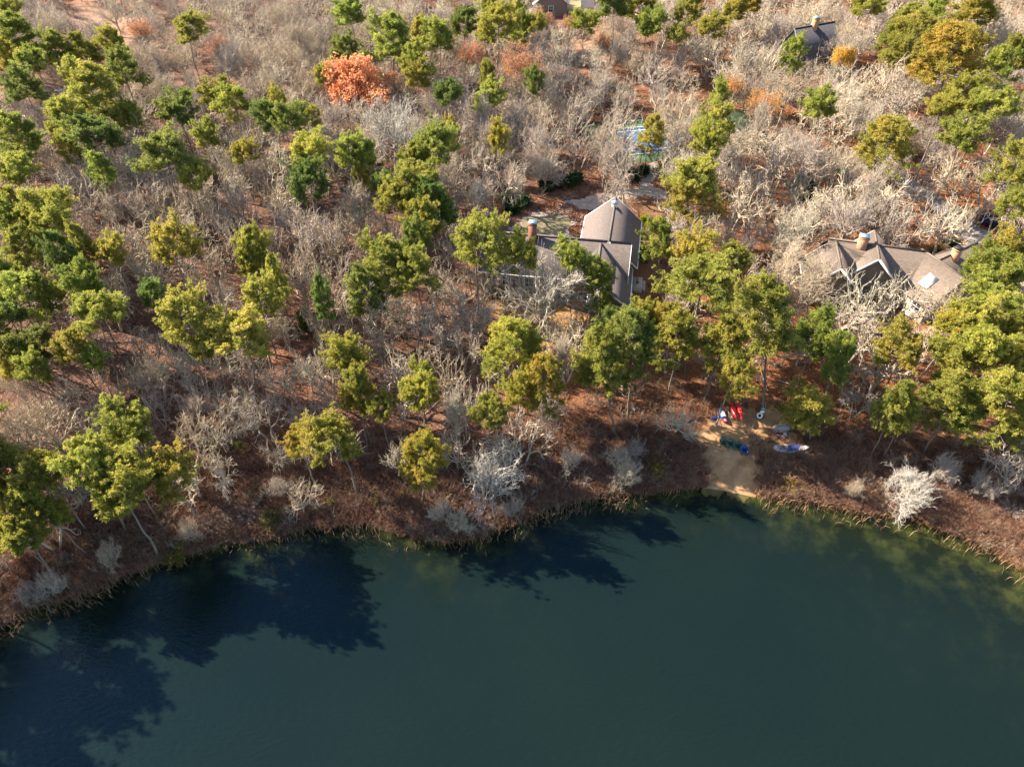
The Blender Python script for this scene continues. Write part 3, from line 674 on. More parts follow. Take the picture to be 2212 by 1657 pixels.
def pine_tree(seed, form=0):
    """pitch pine about 14 m tall with needle tufts held in pads at the branch ends"""
    g = np.random.default_rng(seed); Ht = 14.0; Rc = 3.7
    bend = g.normal(size=2) * .05
    K = 11; z = np.linspace(-.4, Ht * .97, K + 1); wob = np.cumsum(g.normal(size=(K + 1, 2)) * .10, 0)
    C0 = np.concatenate([wob + bend * z[:, None], z[:, None]], 1)[None]; R0 = radii(np.array([.19]), np.array([.035]), K)
    lo = {0: .69, 1: .55, 2: .74}[form]; nb = {0: 26, 1: 34, 2: 22}[form]
    t = np.sort(lo + (.985 - lo) * g.random(nb) ** .9); f = t * K; i = np.minimum(f.astype(int), K - 1); w_ = (f - i)[:, None]
    P = C0[0, i] * (1 - w_) + C0[0, i + 1] * w_; q = (t - lo) / (1 - lo)
    az = np.arange(nb) * 2.399 + g.normal(size=nb) * .4
    lopside = 1 + .28 * np.cos(az - g.random() * 6.28)
    prof = np.sqrt(np.clip(1 - ((q - .30) / .76) ** 2, .08, 1))
    L = Rc * prof * lopside * (.62 + .5 * g.random(nb)); el = np.radians(-4 + 52 * q ** 1.8 + g.normal(size=nb) * 8)
    D = np.stack([np.cos(az) * np.cos(el), np.sin(az) * np.cos(el), np.sin(el)], 1)
    C1 = curves(P, D, L, 4, .10, .07, g); R1 = radii(.028 + .014 * L, np.full(nb, .014), 4)
    per = 9
    P, D, t2, r = spawn(C1, R1, per, .32, 1, 25, 70, g); D[:, 2] = D[:, 2] * .5 + .22
    L2 = np.repeat(L, per) * .42 * (1.2 - .5 * t2) * (.7 + .6 * g.random(len(P))) + .15
    C2 = curves(P, D, L2, 3, .14, .12, g); R2 = radii(np.full(len(P), .022), np.full(len(P), .009), 3)
    # dead lower stubs
    ns = 9; ts = .22 + (lo - .2) * g.random(ns); f = ts * K; i = f.astype(int); w_ = (f - i)[:, None]; P = C0[0, i] * (1 - w_) + C0[0, i + 1] * w_
    azs = g.random(ns) * 6.28; Ds = np.stack([np.cos(azs), np.sin(azs), .1 + .3 * g.random(ns)], 1)
    C3 = curves(P, Ds, .6 + 1.4 * g.random(ns), 3, .2, .02, g); R3 = radii(np.full(ns, .03), np.full(ns, .008), 3)
    trunk = merge([tubes(*segs(C0, R0), 8), tubes(*segs(C1, R1), 4), tubes(*segs(C2, R2), 3), tubes(*segs(C3, R3), 3)])
    # tufts
    tp = [C2[:, k] * (1 - a) + C2[:, k + 1] * a for k, a in ((0, .5), (1, .1), (1, .6), (2, .0), (2, .5), (2, 1.0))] + [C1[:, 4], C1[:, 3] * .5 + C1[:, 4] * .5, C0[0, -1:]]
    branch = np.concatenate([np.tile(np.repeat(np.arange(nb), per), 6), np.arange(nb), np.arange(nb), [0]])
    T = np.vstack(tp); T = T + g.normal(size=T.shape) * np.array([.24, .24, .13]); bv = g.random(nb)
    keep = g.random(len(T)) < .93; T = T[keep]; branch = branch[keep]
    nbld = 21; n = len(T) * nbld
    tv = np.clip(.5 * bv[branch] + .5 * g.random(len(T)), 0, 1)
    d = g.normal(size=(n, 3)); d[:, 2] += .75; d /= np.linalg.norm(d, axis=1, keepdims=True)
    Pn = np.repeat(T, nbld, 0) + d * .03; rr = g.normal(size=(n, 3)); a = np.cross(d, rr); a /= np.linalg.norm(a, axis=1, keepdims=True)
    ln = (.24 + .18 * g.random(n))[:, None]; wdt = .034
    V = np.stack([Pn - a * wdt * .6, Pn + a * wdt * .6, Pn + d * ln * .8 + a * wdt, Pn + d * ln, Pn + d * ln * .8 - a * wdt], 1).reshape(-1, 3)
    idx = np.arange(n)[:, None] * 5
    Fq = np.concatenate([idx + 0, idx + 1, idx + 2, idx + 4], 1); Ft = np.concatenate([idx + 2, idx + 3, idx + 4], 1)
    crown = fmesh('crown', V, [Fq, Ft], NEEDLE, {'var': np.repeat(np.repeat(tv, nbld), 5)})
    rad = np.percentile(np.hypot(T[:, 0] - C0[0, -3, 0], T[:, 1] - C0[0, -3, 1]), 88) + .1
    return [fmesh('trunk', trunk[0], trunk[1], BARK), crown], rad, Ht, lo * Ht
def bush(seed, n=900, size=.17, squash=.8, stems=True, upright=0.0):
    """leafy evergreen bush about 2 m across: leaf clumps over an uneven rounded frame of stems"""
    g = np.random.default_rng(seed)
    ns = 26; az = g.random(ns) * 6.28; el = np.radians(15 + 75 * g.random(ns))
    D = np.stack([np.cos(az) * np.cos(el), np.sin(az) * np.cos(el), np.sin(el) * squash], 1)
    L = .95 * (.75 + .35 * g.random(ns)) * (1 + upright * np.sin(el))
    C = curves(np.zeros((ns, 3)) - np.array([[0, 0, .1]]), D, L, 3, .1, .05, g); R = radii(np.full(ns, .025), np.full(ns, .01), 3)
    P, D2, t, r = spawn(C, R, 5, .35, 1, 20, 60, g); C2 = curves(P, D2, .35 * (.6 + .6 * g.random(len(P))), 2, .15, .05, g); R2 = radii(np.full(len(P), .012), np.full(len(P), .006), 2)
    st = merge([tubes(*segs(C, R), 4), tubes(*segs(C2, R2), 3)])
    E = np.vstack([C2[:, -1], C2[:, 1], C2[:, -1] * .5 + C2[:, 1] * .5]); E = E[E[:, 2] > .02]
    E = E[g.choice(len(E), n, True)] + g.normal(size=(n, 3)) * .09
    cl = np.clip(.5 + .35 * np.sin(E[:, 0] * 5 + seed) * np.sin(E[:, 1] * 5) + .25 * g.normal(size=n), 0, 1)
    return [fmesh('stems', st[0], st[1], BARK), leaf_mesh(E, g, size, 3, .06, .5, cl)], 1.05, 1.3, .1
def brush(seed, n1=9, hgt=1.0, spread=.6, r=.012):
    """leafless bushy twigs springing from one foot"""
    g = np.random.default_rng(seed); az = g.random(n1) * 6.28
    D = np.stack([np.cos(az) * spread, np.sin(az) * spread, np.ones(n1)], 1)
    C = curves(np.zeros((n1, 3)) - np.array([[0, 0, .08]]), D, hgt * (.6 + .5 * g.random(n1)), 4, .12, .02, g); R = radii(np.full(n1, r * 1.5), np.full(n1, r * .6), 4)
    P, D2, t, rr = spawn(C, R, 6, .25, 1, 20, 55, g); C2 = curves(P, D2, hgt * .42 * (.6 + .7 * g.random(len(P))), 2, .15, .06, g); R2 = radii(np.full(len(P), r * .8), np.full(len(P), r * .45), 2)
    P, D3, t, rr = spawn(C2, R2, 4, .2, 1, 20, 55, g); C3 = curves(P, D3, hgt * .2 * (.6 + .8 * g.random(len(P))), 1, .1, .06, g); R3 = radii(np.full(len(P), r * .6), np.full(len(P), r * .3), 1)
    return merge([tubes(*segs(C, R), 3), ribbons(*segs(C2, R2), g), ribbons(*segs(C3, R3), g)]), C3[:, -1]

PINES = [pine_tree(100 + i, (0, 0, 1, 0, 2, 0, 1)[i]) for i in range(7)]
OAKS = [bare_tree(200 + i, 'oak') for i in range(5)] + [bare_tree(215 + i, 'fork') for i in range(2)]
FINE = [bare_tree(280 + i, 'fine') for i in range(3)]
def oak_for(u, v): return FINE[rng.integers(3)] if rng.random() < (.45 if v < 400 else .08) else OAKS[rng.integers(len(OAKS))]
TALLS = [bare_tree(230 + i, 'tall') for i in range(2)]
MULTI = [bare_tree(240 + i, 'multi') for i in range(2)]
RUSTY = [bare_tree(250 + i, 'fine', 900, .22, (.35, 1)) for i in range(2)]
ORANGE = [bare_tree(260, 'fine', 4200, .30, (.1, 1))]
YELLOW = [bare_tree(270, 'tall', 1600, .24, (0, .5))]
BUSHES = [bush(300, 1300, .13), bush(301, 1300, .13, .9), bush(302, 1500, .11, 1.0, True, .8)]
SHRUBS = []
for i in range(3):
    (v, f), tips = brush(320 + i, 13, 1.5, .75, .014)
    SHRUBS.append(([fmesh('stems', v, f, TWIG)], 1.25, 1.75, .3))
def part_names(kind):
    return {'bush': ['stems', 'foliage'], 'shrub': ['stems']}.get(kind, ['trunk', 'crown', 'foliage'])
def plant(name, T, label, cat, group, loc, sxy, sz, cols, rotz=None, tilt=(0, 0), kind='tree'):
    meshes = T[0]
    o = link(name, None); tag(o, label, cat, group)
    o.rotation_mode = 'ZYX'; o.location = tuple(loc); o.rotation_euler = (tilt[0], tilt[1], random.uniform(0, 6.283) if rotz is None else rotz); o.scale = (sxy, sxy, sz)
    for nm_, me, c in zip(part_names(kind), meshes, cols):
        q = link(nm_, me, o); q.color = (*c, 1)
    return o

# ---- where things stand, in words
def where(u, v):
    if v > 870 and u < 560: return 'on the wooded bank above the dark shaded water'
    if v > 690 and u < 560: return 'on the dim slope behind the wooded bank'
    if v > 800 and u < 1080: return 'on the bank above the brown reeds'
    if v > 640 and u < 1080: return 'on the leafy slope below the shingled house'
    if v > 640 and u < 1420: return 'between the shingled house and the shore'
    if v > 640 and u < 1880 and u > 1500: return 'around the sandy beach'
    if v > 640 and u <= 1500: return 'below the dirt track near the beach'
    if v > 540 and u >= 2010: return 'right beside the skylight end of the tan-roofed house'
    if v > 640: return 'on the bank below the tan-roofed house'
    if v > 380 and u > 1380 and u < 1660: return 'between the two big houses'
    if v > 400 and u > 1060 and u <= 1380: return 'standing close against the shingled house'
    if v > 400 and u >= 1660: return 'in the leafy yard around the tan-roofed house'
    if v <= 420 and u > 1840: return 'in the thick woods past the dark-roofed house'
    if v <= 400 and u > 1620: return 'in the woods around the dark-roofed house'
    if v <= 400 and u > 1250: return 'in the woods around the tennis court'
    if v <= 400 and u > 860: return 'in the woods behind the gravel drive'
    if v <= 400 and u > 540: return 'in the open woods round the orange oak'
    if v <= 400: return 'in the pine stand by the pale clearing'
    if u > 600: return 'in the bare woods beside the shingled house'
    return 'in the deep bare woods'

PINE_PX = [(20,25,45),(28,75,78),(15,125,62),(112,105,52),(185,95,62),(245,95,52),(262,137,76),(400,65,66),(50,180,80),(70,145,60),(165,157,50),(190,195,96),
 (40,290,76),(140,255,80),(215,290,96),(265,262,42),(150,318,42),(38,370,76),(343,345,96),(225,362,42),(385,245,70),(465,215,62),(512,215,70),(410,395,66),
 (760,38,60),(833,85,85),(728,112,64),(900,70,42),(945,85,62),(1000,52,56),(1073,55,76),(1050,85,46),(1065,12,42),(888,132,70),(903,175,50),(963,212,56),(1058,215,60),(1060,160,32),
 (575,255,56),(628,260,66),(673,262,52),(606,222,36),(650,340,86),(660,400,76),(743,333,76),(790,330,52),(920,318,86),(878,352,70),(903,390,106),(823,405,52),(783,380,36),(968,285,26),
 (1126,15,32),(1113,57,42),(1148,60,42),(1266,50,56),(1328,20,60),(1376,12,66),(1390,55,66),(1476,25,52),(1458,78,42),(1546,68,66),(1580,30,52),(1415,62,32),(1401,275,52),(1563,208,42),(1553,265,80),(1518,318,60),(1491,390,90),(1620,15,60),
 (1859,20,66),(1936,42,66),(1932,75,56),(2010,25,56),(2000,75,80),(1935,118,66),(2080,112,130),(2046,150,60),(2115,22,76),(2165,140,60),(2200,117,52),(2070,203,86),(1785,237,62),(1708,112,46),(2125,240,96),(2035,247,76),(1925,300,100),(2075,305,76),(2190,355,76),
 (30,440,60),(118,450,80),(25,480,66),(100,490,80),(30,535,80),(195,520,42),(145,540,60),(362,535,90),(515,538,76),(50,630,110),(190,625,70),(190,690,100),(556,645,80),(380,698,120),(520,730,112),(85,735,76),(25,770,56),(203,785,50),(35,680,80),(160,738,70),(120,640,60),(240,555,50),(12,590,70),(75,805,60),(330,640,46),(455,760,46),(600,600,44),(690,640,40),(540,560,40),(1085,300,44),(1155,180,40),(700,160,40),(520,330,50),(450,300,46),(300,250,44),
 (840,440,70),(900,457,86),(963,440,90),(1020,520,126),(895,510,56),(815,575,102),(908,565,86),(806,630,76),(743,765,76),(1120,750,112),(905,822,56),(773,828,52),
 (1496,425,92,1490,530),(1434,520,58),(1141,558,66),(1245,562,64),(1296,592,66),(1300,640,52),(1496,552,76),(1560,560,70),(1518,615,140),(1330,690,62),(1396,690,56),(1463,680,70),(1371,745,86,1356,905),(1468,730,90),(1556,730,90),(1650,700,112,1643,897),(1576,800,80),
 (1759,728,82),(1822,765,60),(1800,800,52),(2178,602,112),(2138,560,56),(2185,440,60),(2190,545,80),(2052,692,80),(2096,690,112),(2160,655,112),(2190,700,90),(1954,770,96),(2040,760,90),(2120,755,100),(2180,790,90),
 (290,920,100),(38,1005,112),(100,1020,96),(180,1000,112),(273,1000,60),(250,1090,126),(383,1030,90),(25,1135,86),(112,1090,80),(60,1170,70),
 (652,950,80),(743,938,102),(770,855,66),(830,895,60),(900,862,76),(898,968,94),(1050,900,76),
 (1183,825,70,1186,955),(1128,830,60),(1296,795,96,1328,937),(1732,878,88,1748,952),(1946,860,70),(1960,890,50),(2064,860,96),(2112,870,105,2064,970),(2174,880,110,2121,1014),(2205,905,80,2139,1010)]
PINE_TONES = [('yellow-green', (.375, .360, .072)), ('bright green', (.320, .335, .066)), ('olive-gold', (.415, .360, .066)), ('deep green', (.205, .250, .060))]
POS = []                                            # trunk feet already taken
def pine_at(u, v, wpx, ub=None, vb=None):
    lean = 0.0; p = at(u, v, 12.0); wm = wpx / ppm(p); h = float(np.clip(7.6 + .82 * wm + rng.normal() * .7, 7, 17.5))
    T = PINES[rng.integers(len(PINES))]
    g = 4.0
    for _ in range(6):
        p = at(u, v, g + h * .83); g = gz(p[0], p[1])
    if ub is not None:                                # foot seen in the photograph: height follows from foot and crown
        p = gat(ub, vb); g = p[2]; zz = np.linspace(2, 20, 181); vv = np.array([pix((p[0], p[1], g + z_))[1] for z_ in zz]); zc_ = zz[np.argmin(abs(vv - v))]; h = float(np.clip(zc_ / .79, 7, 18)); T = PINES[2] if rng.random() < .5 else PINES[6]; lean = math.atan2((u - pix((p[0], p[1], g + zc_))[0]) / ppm((p[0], p[1], g + zc_)), zc_)
    g = max(g, -.1); wm = wpx / ppm(p)
    if shore_dist(p[0], p[1])[0] < .8:               # keep the foot on the bank
        while shore_dist(p[0], p[1])[0] < .8: p[1] += .4
        g = gz(p[0], p[1])
    sxy = 1.06 * wm / (2 * T[1]); sz = h / T[2]
    pr = rng.random()
    far_left = u < 560 and v < 420
    if far_left: tone = 1 if pr < .5 else (3 if pr < .75 else 0)
    elif u > 1500 or v > 760: tone = 0 if pr < .6 else (2 if pr < .8 else 1)
    else: tone = 0 if pr < .45 else (1 if pr < .72 else (2 if pr < .86 else 3))
    tn_, c = PINE_TONES[tone]; c = np.array(c) * (.86 + .30 * rng.random()); c[0] *= .84 + .28 * rng.random()
    size = 'broad' if wm > 6.3 else ('slim' if wm < 4.3 else 'rounded')
    wh = where(u, v)
    lab = f'{size} {tn_} pitch pine {wh}'
    tl = rng.normal(size=2) * .035
    plant('pitch_pine', T, lab, 'pine tree', 'pines ' + wh, (p[0], p[1], g), sxy, sz, [np.array((.21, .175, .145)) * (.8 + .4 * rng.random()), c], tilt=(tl[0] + .02, tl[1] + lean) if lean == 0 else (.0, lean))
    POS.append((p[0], p[1], 2.4))
for q in PINE_PX: pine_at(*q)
# pines along the shore that goes on past the frame
for (dx, dy, h) in ((-4,8,14),(-9,2,15),(-13,-5,15),(-15,-12,16),(-18,-19,15),(-21,-27,15),(-24,-36,16),(-13,8,14),(-19,0,15),(-22,-10,15),(-26,-20,15),(-9,13,13),(-30,-42,15)):
    x, y = x0 + dx, y0 + dy + 2; T = PINES[rng.integers(len(PINES))]
    while shore_dist(x, y)[0] < 1.2: x -= .6
    plant('pitch_pine', T, 'pitch pine on the shore beyond the wooded bank', 'pine tree', 'pines on the shore beyond the wooded bank', (x, y, gz(x, y)), 1.05, h / 14, [(.2, .17, .14), np.array((.2, .23, .03))])
    POS.append((x, y, 2.4))

# ---- leafless trees
B_OAK = [(110,45,70),(155,55,60),(240,20,70),(330,182,96),(480,130,90),(350,132,60),(420,185,80),(370,215,60),(600,30,80),(650,80,90),(640,125,80),(690,60,70),(590,100,70),(870,30,90),(940,25,80),
 (820,20,60),(660,190,76),(620,200,70),(690,225,60),(580,170,80),(740,230,80),(1000,190,50),(1180,205,100),(1130,260,110),(1190,280,90),(1240,230,90),(1337,238,102),(1473,242,126),
 (1300,180,70),(1380,130,60),(1330,110,60),(1260,170,60),(1200,115,80),(1160,75,60),(1300,300,80),(1340,322,90),(1250,312,90),(1195,335,80),(1620,125,100),(1640,70,70),(1650,180,90),(1740,30,80),(1780,15,60),
 (1680,135,110),(1740,155,80),(1700,192,110),(1830,215,130),(1920,168,110),(1960,215,110),(1870,252,110),(2060,60,90),(2140,62,110),(2185,80,80),(2130,180,90),(1740,330,130),(1690,342,100),
 (1940,400,110),(1990,392,90),(2080,382,90),(1600,430,90),(1640,402,90),(240,440,70),(290,440,60),(360,430,60),(470,430,90),(620,470,110),(690,520,142),(600,520,80),(450,560,90),(250,590,100),(300,570,60),
 (330,480,60),(870,500,90),(820,682,110),(862,660,90),(940,690,80),(1000,735,100),(890,772,90),(820,742,80),(960,800,100),(1040,605,90),(950,622,80),(1212,700,96),(1255,672,96),(1455,642,60),
 (1580,470,90),(1630,500,90),(1690,490,80),(2090,605,70),(1975,470,110),(1900,452,90),(2080,470,70),(1620,560,90),(1612,652,80),(1790,692,90),
 (400,790,100),(40,892,100),(100,900,90),(180,922,90),(400,908,110),(500,882,110),(562,882,120),(640,882,80),(700,862,80),(470,1012,100),(600,962,80),(640,1062,90),(985,962,100),(1002,872,120),
 (600,820,80),(550,790,80),(330,800,90),(280,800,80),(150,850,90),(60,840,80),(240,870,80),(330,870,80),(460,830,80),(660,790,80),(700,700,80),(610,700,80),(470,640,80),(420,600,70)]
B_TALL = [(1053,310,58),(760,450,92),(1040,250,50),(985,900,60),(640,90,60),(1215,770,60),(1640,270,60),(1880,400,70)]
B_MULTI = [(410,1145,60),(232,1195,70),(110,1262,70),(60,1285,60),(990,1122,70),(960,1100,60),(1105,1092,60),(1340,992,70),(1232,992,60),(1366,972,70),(1352,1027,80),(2040,1012,80),(2130,1048,76),(1852,1052,46),(600,1052,60)]
RUST_PX = [(1022,128,72,'rusty'),(1140,152,120,'rusty'),(300,75,60,'rusty'),(1230,60,50,'rusty'),(1165,50,60,'rusty'),(1592,195,60,'orange-gold'),(1642,235,96,'orange-gold'),(760,205,60,'rusty'),(470,110,50,'rusty'),(1290,95,50,'rusty')]
TWIGC = [np.array((.54, .465, .355)), np.array((.47, .40, .325)), np.array((.49, .405, .30)), np.array((.41, .345, .29))]
def bare_at(u, v, wpx, T, name, label, cat='bare tree', group=None, hk=None, cols=None, dcen=.60, ci=None):
    p = at(u, v, 9.0); wm = wpx / ppm(p); h = float(np.clip(3.6 + .85 * wm, 3.5, 14)) if hk is None else hk; g = 4.0
    for _ in range(6):
        p = at(u, v, g + h * dcen); g = gz(p[0], p[1])
    while shore_dist(p[0], p[1])[0] < .3: p[1] += .3
    g = gz(p[0], p[1]); wm = wpx / ppm(p)
    c = TWIGC[rng.integers(4) if ci is None else ci] * (.9 + .2 * rng.random())
    plant(name, T, label, cat, group, (p[0], p[1], g), wm / (2 * T[1]), h / T[2], cols or [c * .8, c], tilt=tuple(rng.normal(size=2) * .06))
    POS.append((p[0], p[1], min(3.2, .3 * wm + 1.0)))
def size_word(wm): return 'wide-crowned' if wm > 7.5 else ('small' if wm < 4.6 else 'spreading')
TWIGN = ['cream-barked', 'lichen-grey', 'tan-twigged', 'dull brown-grey']
for u, v, wpx in B_OAK:
    wm = wpx / ppm(at(u, v, 8)); wh = where(u, v); ci = rng.integers(4); bare_at(u, v, wpx, oak_for(u, v), 'bare_oak', f'{size_word(wm)} leafless {TWIGN[ci]} oak {wh}', 'bare tree', 'leafless oaks ' + wh, ci=ci)
for u, v, wpx in B_TALL:
    wh = where(u, v); bare_at(u, v, wpx, TALLS[rng.integers(2)], 'slender_bare_tree', f'tall slender leafless tree with upright branches {wh}', 'bare tree', 'slender leafless trees ' + wh, hk=12.5)
for u, v, wpx in B_MULTI:
    bare_at(u, v, wpx, MULTI[rng.integers(2)], 'bare_shore_tree', 'pale many-stemmed leafless tree ' + ('at the water edge by the brown reeds' if u > 700 else 'at the edge of the dark shaded water'), 'bare tree', 'many-stemmed trees ' + ('by the reeds' if u > 700 else 'by the shaded water'), hk=float(2.2 + .030 * wpx), dcen=.5)
for u, v, wpx, k in RUST_PX:
    wh = where(u, v); lc = np.array((.44, .19, .09)) if k == 'rusty' else np.array((.58, .28, .07)); c = TWIGC[2]
    bare_at(u, v, wpx, RUSTY[rng.integers(2)], 'rusty_oak', f'oak holding sparse {k} leaves {wh}', 'oak tree', f'{k} oaks ' + wh, cols=[c * .7, c, lc])
c = TWIGC[0]
bare_at(797, 168, 165, ORANGE[0], 'orange_oak', 'big oak in full bright orange leaf in the open woods', 'oak tree', None, 13, [c * .6, c * .7, np.array((.80, .36, .17))])
bare_at(738, 192, 60, ORANGE[0], 'orange_oak', 'smaller orange-leaved oak beside the big orange oak', 'oak tree', None, 8, [c * .6, c * .7, np.array((.75, .36, .18))])
bare_at(1838, 122, 66, YELLOW[0], 'yellow_leaved_tree', 'tree with bright yellow lower leaves by the dark-roofed house', 'tree', None, 11, [c * .8, c, np.array((.72, .42, .02))])
bare_at(843, 262, 136, FINE[0], 'silver_bare_tree', 'large silvery bare tree standing in front of the orange oak', 'bare tree', None, 14.5, [np.array((.46, .43, .38)), np.array((.50, .46, .40))])
bare_at(1188, 618, 225, FINE[2], 'spreading_bare_oak', 'great spreading bare oak in front of the shingled house', 'bare tree', None, 14, [np.array((.33, .30, .25)), np.array((.47, .42, .34))])
bare_at(1468, 888, 104, OAKS[3], 'round_bare_tree', 'pale round bare tree leaning over the edge of the sandy beach', 'bare tree', None, 6.0, [np.array((.46, .42, .33)), np.array((.54, .49, .37))], .62)
bare_at(1745, 495, 140, FINE[1], 'yard_bare_oak', 'dense round-topped bare oak at the chimney end of the tan-roofed house', 'bare tree', None, 11, [np.array((.40, .36, .29)), np.array((.50, .45, .35))])
bare_at(1722, 562, 125, FINE[0], 'bare_oak', 'broad fine-twigged bare oak left of the chimneyed roof of the tan-roofed house', 'bare tree', None, 10)
bare_at(1775, 610, 150, FINE[2], 'bare_oak', 'broad fine-twigged bare oak over the shaded front wing of the tan-roofed house', 'bare tree', None, 10.5)
bare_at(1872, 642, 150, OAKS[4], 'forked_bare_oak', 'pale forked bare oak in front of the tan-roofed house patio', 'bare tree', None, 12, [np.array((.45, .42, .34)), np.array((.50, .46, .36))])
bare_at(1958, 645, 140, OAKS[0], 'leaning_bare_oak', 'bushy bare oak before the white gable of the tan-roofed house', 'bare tree', None, 11, [np.array((.34, .29, .24)), np.array((.46, .41, .32))])
bare_at(1052, 1020, 170, MULTI[0], 'weeping_bare_tree', 'huge pale many-stemmed bare tree bending over the water', 'bare tree', None, 9.0, [np.array((.40, .37, .33)), np.array((.47, .44, .39))], .5)
bare_at(1965, 1050, 122, MULTI[1], 'radiating_bare_tree', 'bone-white bare tree with branches radiating over the shore thicket', 'bare tree', None, 5.5, [np.array((.50, .47, .42)), np.array((.55, .51, .45))], .5)

# ---- fill the rest of the wood: the nearest as trees of their own, the far ones as one wood
def visible(x, y, z, mg=60):
    u, v = pix((x, y, z)); return -mg < u < 2212 + mg and -90 < v < 1657
cand = []
tries = rng.random((9000, 2))
for a, b in tries:
    y = 38 + 282 * a ** .8; half = (y * CP + 60 * SP) * .74 + 6; x = (2 * b - 1) * half
    cand.append((x, y))
cand = np.array(cand); sd = shore_dist(cand[:, 0], cand[:, 1]); blk = blocked(cand[:, 0], cand[:, 1])
clear = [(gat(200, 55), 11), (gat(60, 238), 8), (gat(285, 92), 6), (gat(2000, 480), 8), (gat(1540, 505), 6), (gat(1725, 975), 8), (gat(1190, 700), 9), (gat(1850, 720), 6)]
pos = np.array([(p[0], p[1]) for p in POS]); pr_ = np.array([p[2] for p in POS]); acc = []
for (x, y), d, k in zip(cand, sd, blk):
    if d < 4.5 or k: continue
    if any(math.hypot(x - c[0], y - c[1]) < r for c, r in clear): continue
    if not visible(x, y, 8): continue
    gap = (3.6 if x < 0 else 4.3) if y < 125 else 5.1
    if (np.hypot(pos[:, 0] - x, pos[:, 1] - y) < np.maximum(pr_, gap * .62)).any(): continue
    if acc and (np.hypot(np.array(acc)[:, 0] - x, np.array(acc)[:, 1] - y) < gap).any(): continue
    # keep the views of roofs, court and beach open: no tree in the line of sight
    u, v = pix((x, y, gz(x, y) + 6)); 
    if 1255 < u < 1400 and 420 < v < 720: continue
    if 1070 < u < 1310 and 395 < v < 560: continue
    if 1360 < u < 1450 and 340 < v < 640: continue
    if 1830 < u < 2120 and 500 < v < 640: continue
    if 1355 < u < 1460 and 270 < v < 365: continue
    if 1705 < u < 1815 and 45 < v < 130: continue
    if 1500 < u < 1760 and 850 < v < 1060: continue
    if 1160 < u < 1300 and v < 40: continue
    if 1340 < u < 1510 and 800 < v < 960: continue
    acc.append((x, y))
acc.sort(key=lambda p: p[1])
room = 292 - len(B_OAK)
for i, (x, y) in enumerate(acc[:room]):
    h = rng.uniform(6.0, 11.0); wm = h * rng.uniform(.6, .9); g = gz(x, y); u, v = pix((x, y, g + h * .6)); wh = where(u, v); T = oak_for(u, v)
    ci = rng.integers(4); c = TWIGC[ci] * (.9 + .2 * rng.random())
    plant('bare_oak', T, f'{size_word(wm)} leafless {TWIGN[ci]} oak {wh}', 'bare tree', 'leafless oaks ' + wh, (x, y, g), wm / (2 * T[1]), h / T[2], [c * .78, c], tilt=tuple(rng.normal(size=2) * .06))
# -------- scatter on points for what nobody could count
def gn_scatter(name, pts, rot, scl, templates, pick, label, cat):
    lib = bpy.data.collections.new(name + '_shapes')
    for i, me in enumerate(templates):
        o = bpy.data.objects.new('%s_shape_%02d' % (name, i), me); lib.objects.link(o)
    me = bpy.data.meshes.new(name); me.vertices.add(len(pts)); me.vertices.foreach_set('co', np.asarray(pts, np.float32).ravel())
    for nm_, ty, arr in (('rot', 'FLOAT_VECTOR', rot), ('scl', 'FLOAT_VECTOR', scl), ('pick', 'INT', pick)):
        a = me.attributes.new(nm_, ty, 'POINT'); a.data.foreach_set('vector' if ty != 'INT' else 'value', np.asarray(arr, np.float32 if ty != 'INT' else np.int32).ravel())
    o = link(name, me); o['kind'] = 'stuff'; o['label'] = label; o['category'] = cat
    ng_ = bpy.data.node_groups.new(name, 'GeometryNodeTree'); ng_.interface.new_socket('Geometry', in_out='INPUT', socket_type='NodeSocketGeometry'); ng_.interface.new_socket('Geometry', in_out='OUTPUT', socket_type='NodeSocketGeometry')
    N, Lk = ng_.nodes, ng_.links
    gi, go = N.new('NodeGroupInput'), N.new('NodeGroupOutput'); ci = N.new('GeometryNodeCollectionInfo'); ci.inputs['Collection'].default_value = lib; ci.inputs['Separate Children'].default_value = True; ci.inputs['Reset Children'].default_value = True
    ip = N.new('GeometryNodeInstanceOnPoints'); ip.inputs['Pick Instance'].default_value = True
    def na(nm_, ty):
        a = N.new('GeometryNodeInputNamedAttribute'); a.data_type = ty; a.inputs['Name'].default_value = nm_; return a.outputs[0]
    e2r = N.new('FunctionNodeEulerToRotation'); Lk.new(na('rot', 'FLOAT_VECTOR'), e2r.inputs[0])
    Lk.new(gi.outputs[0], ip.inputs['Points']); Lk.new(ci.outputs[0], ip.inputs['Instance']); Lk.new(na('pick', 'INT'), ip.inputs['Instance Index'])
    Lk.new(e2r.outputs[0], ip.inputs['Rotation']); Lk.new(na('scl', 'FLOAT_VECTOR'), ip.inputs['Scale']); Lk.new(ip.outputs[0], go.inputs[0])
    md = o.modifiers.new('scatter', 'NODES'); md.node_group = ng_
    return o
def joined(T, c):
    """trunk and twigs of one leafless tree as a single mesh for the far wood"""
    vs_, fs, n = [], [], 0
    for me in T[0][:2]:
        v = np.empty(len(me.vertices) * 3, np.float32); me.vertices.foreach_get('co', v); l_ = np.empty(len(me.loops), np.int32); me.loops.foreach_get('vertex_index', l_)
        vs_.append(v.reshape(-1, 3)); fs.append(l_.reshape(-1, 4) + n); n += len(me.vertices)
    return fmesh('far_tree', np.vstack(vs_), [np.vstack(fs)], bark('far_twigs', tuple(c)))
far = np.array(acc[room:]) if len(acc) > room else np.zeros((0, 2))
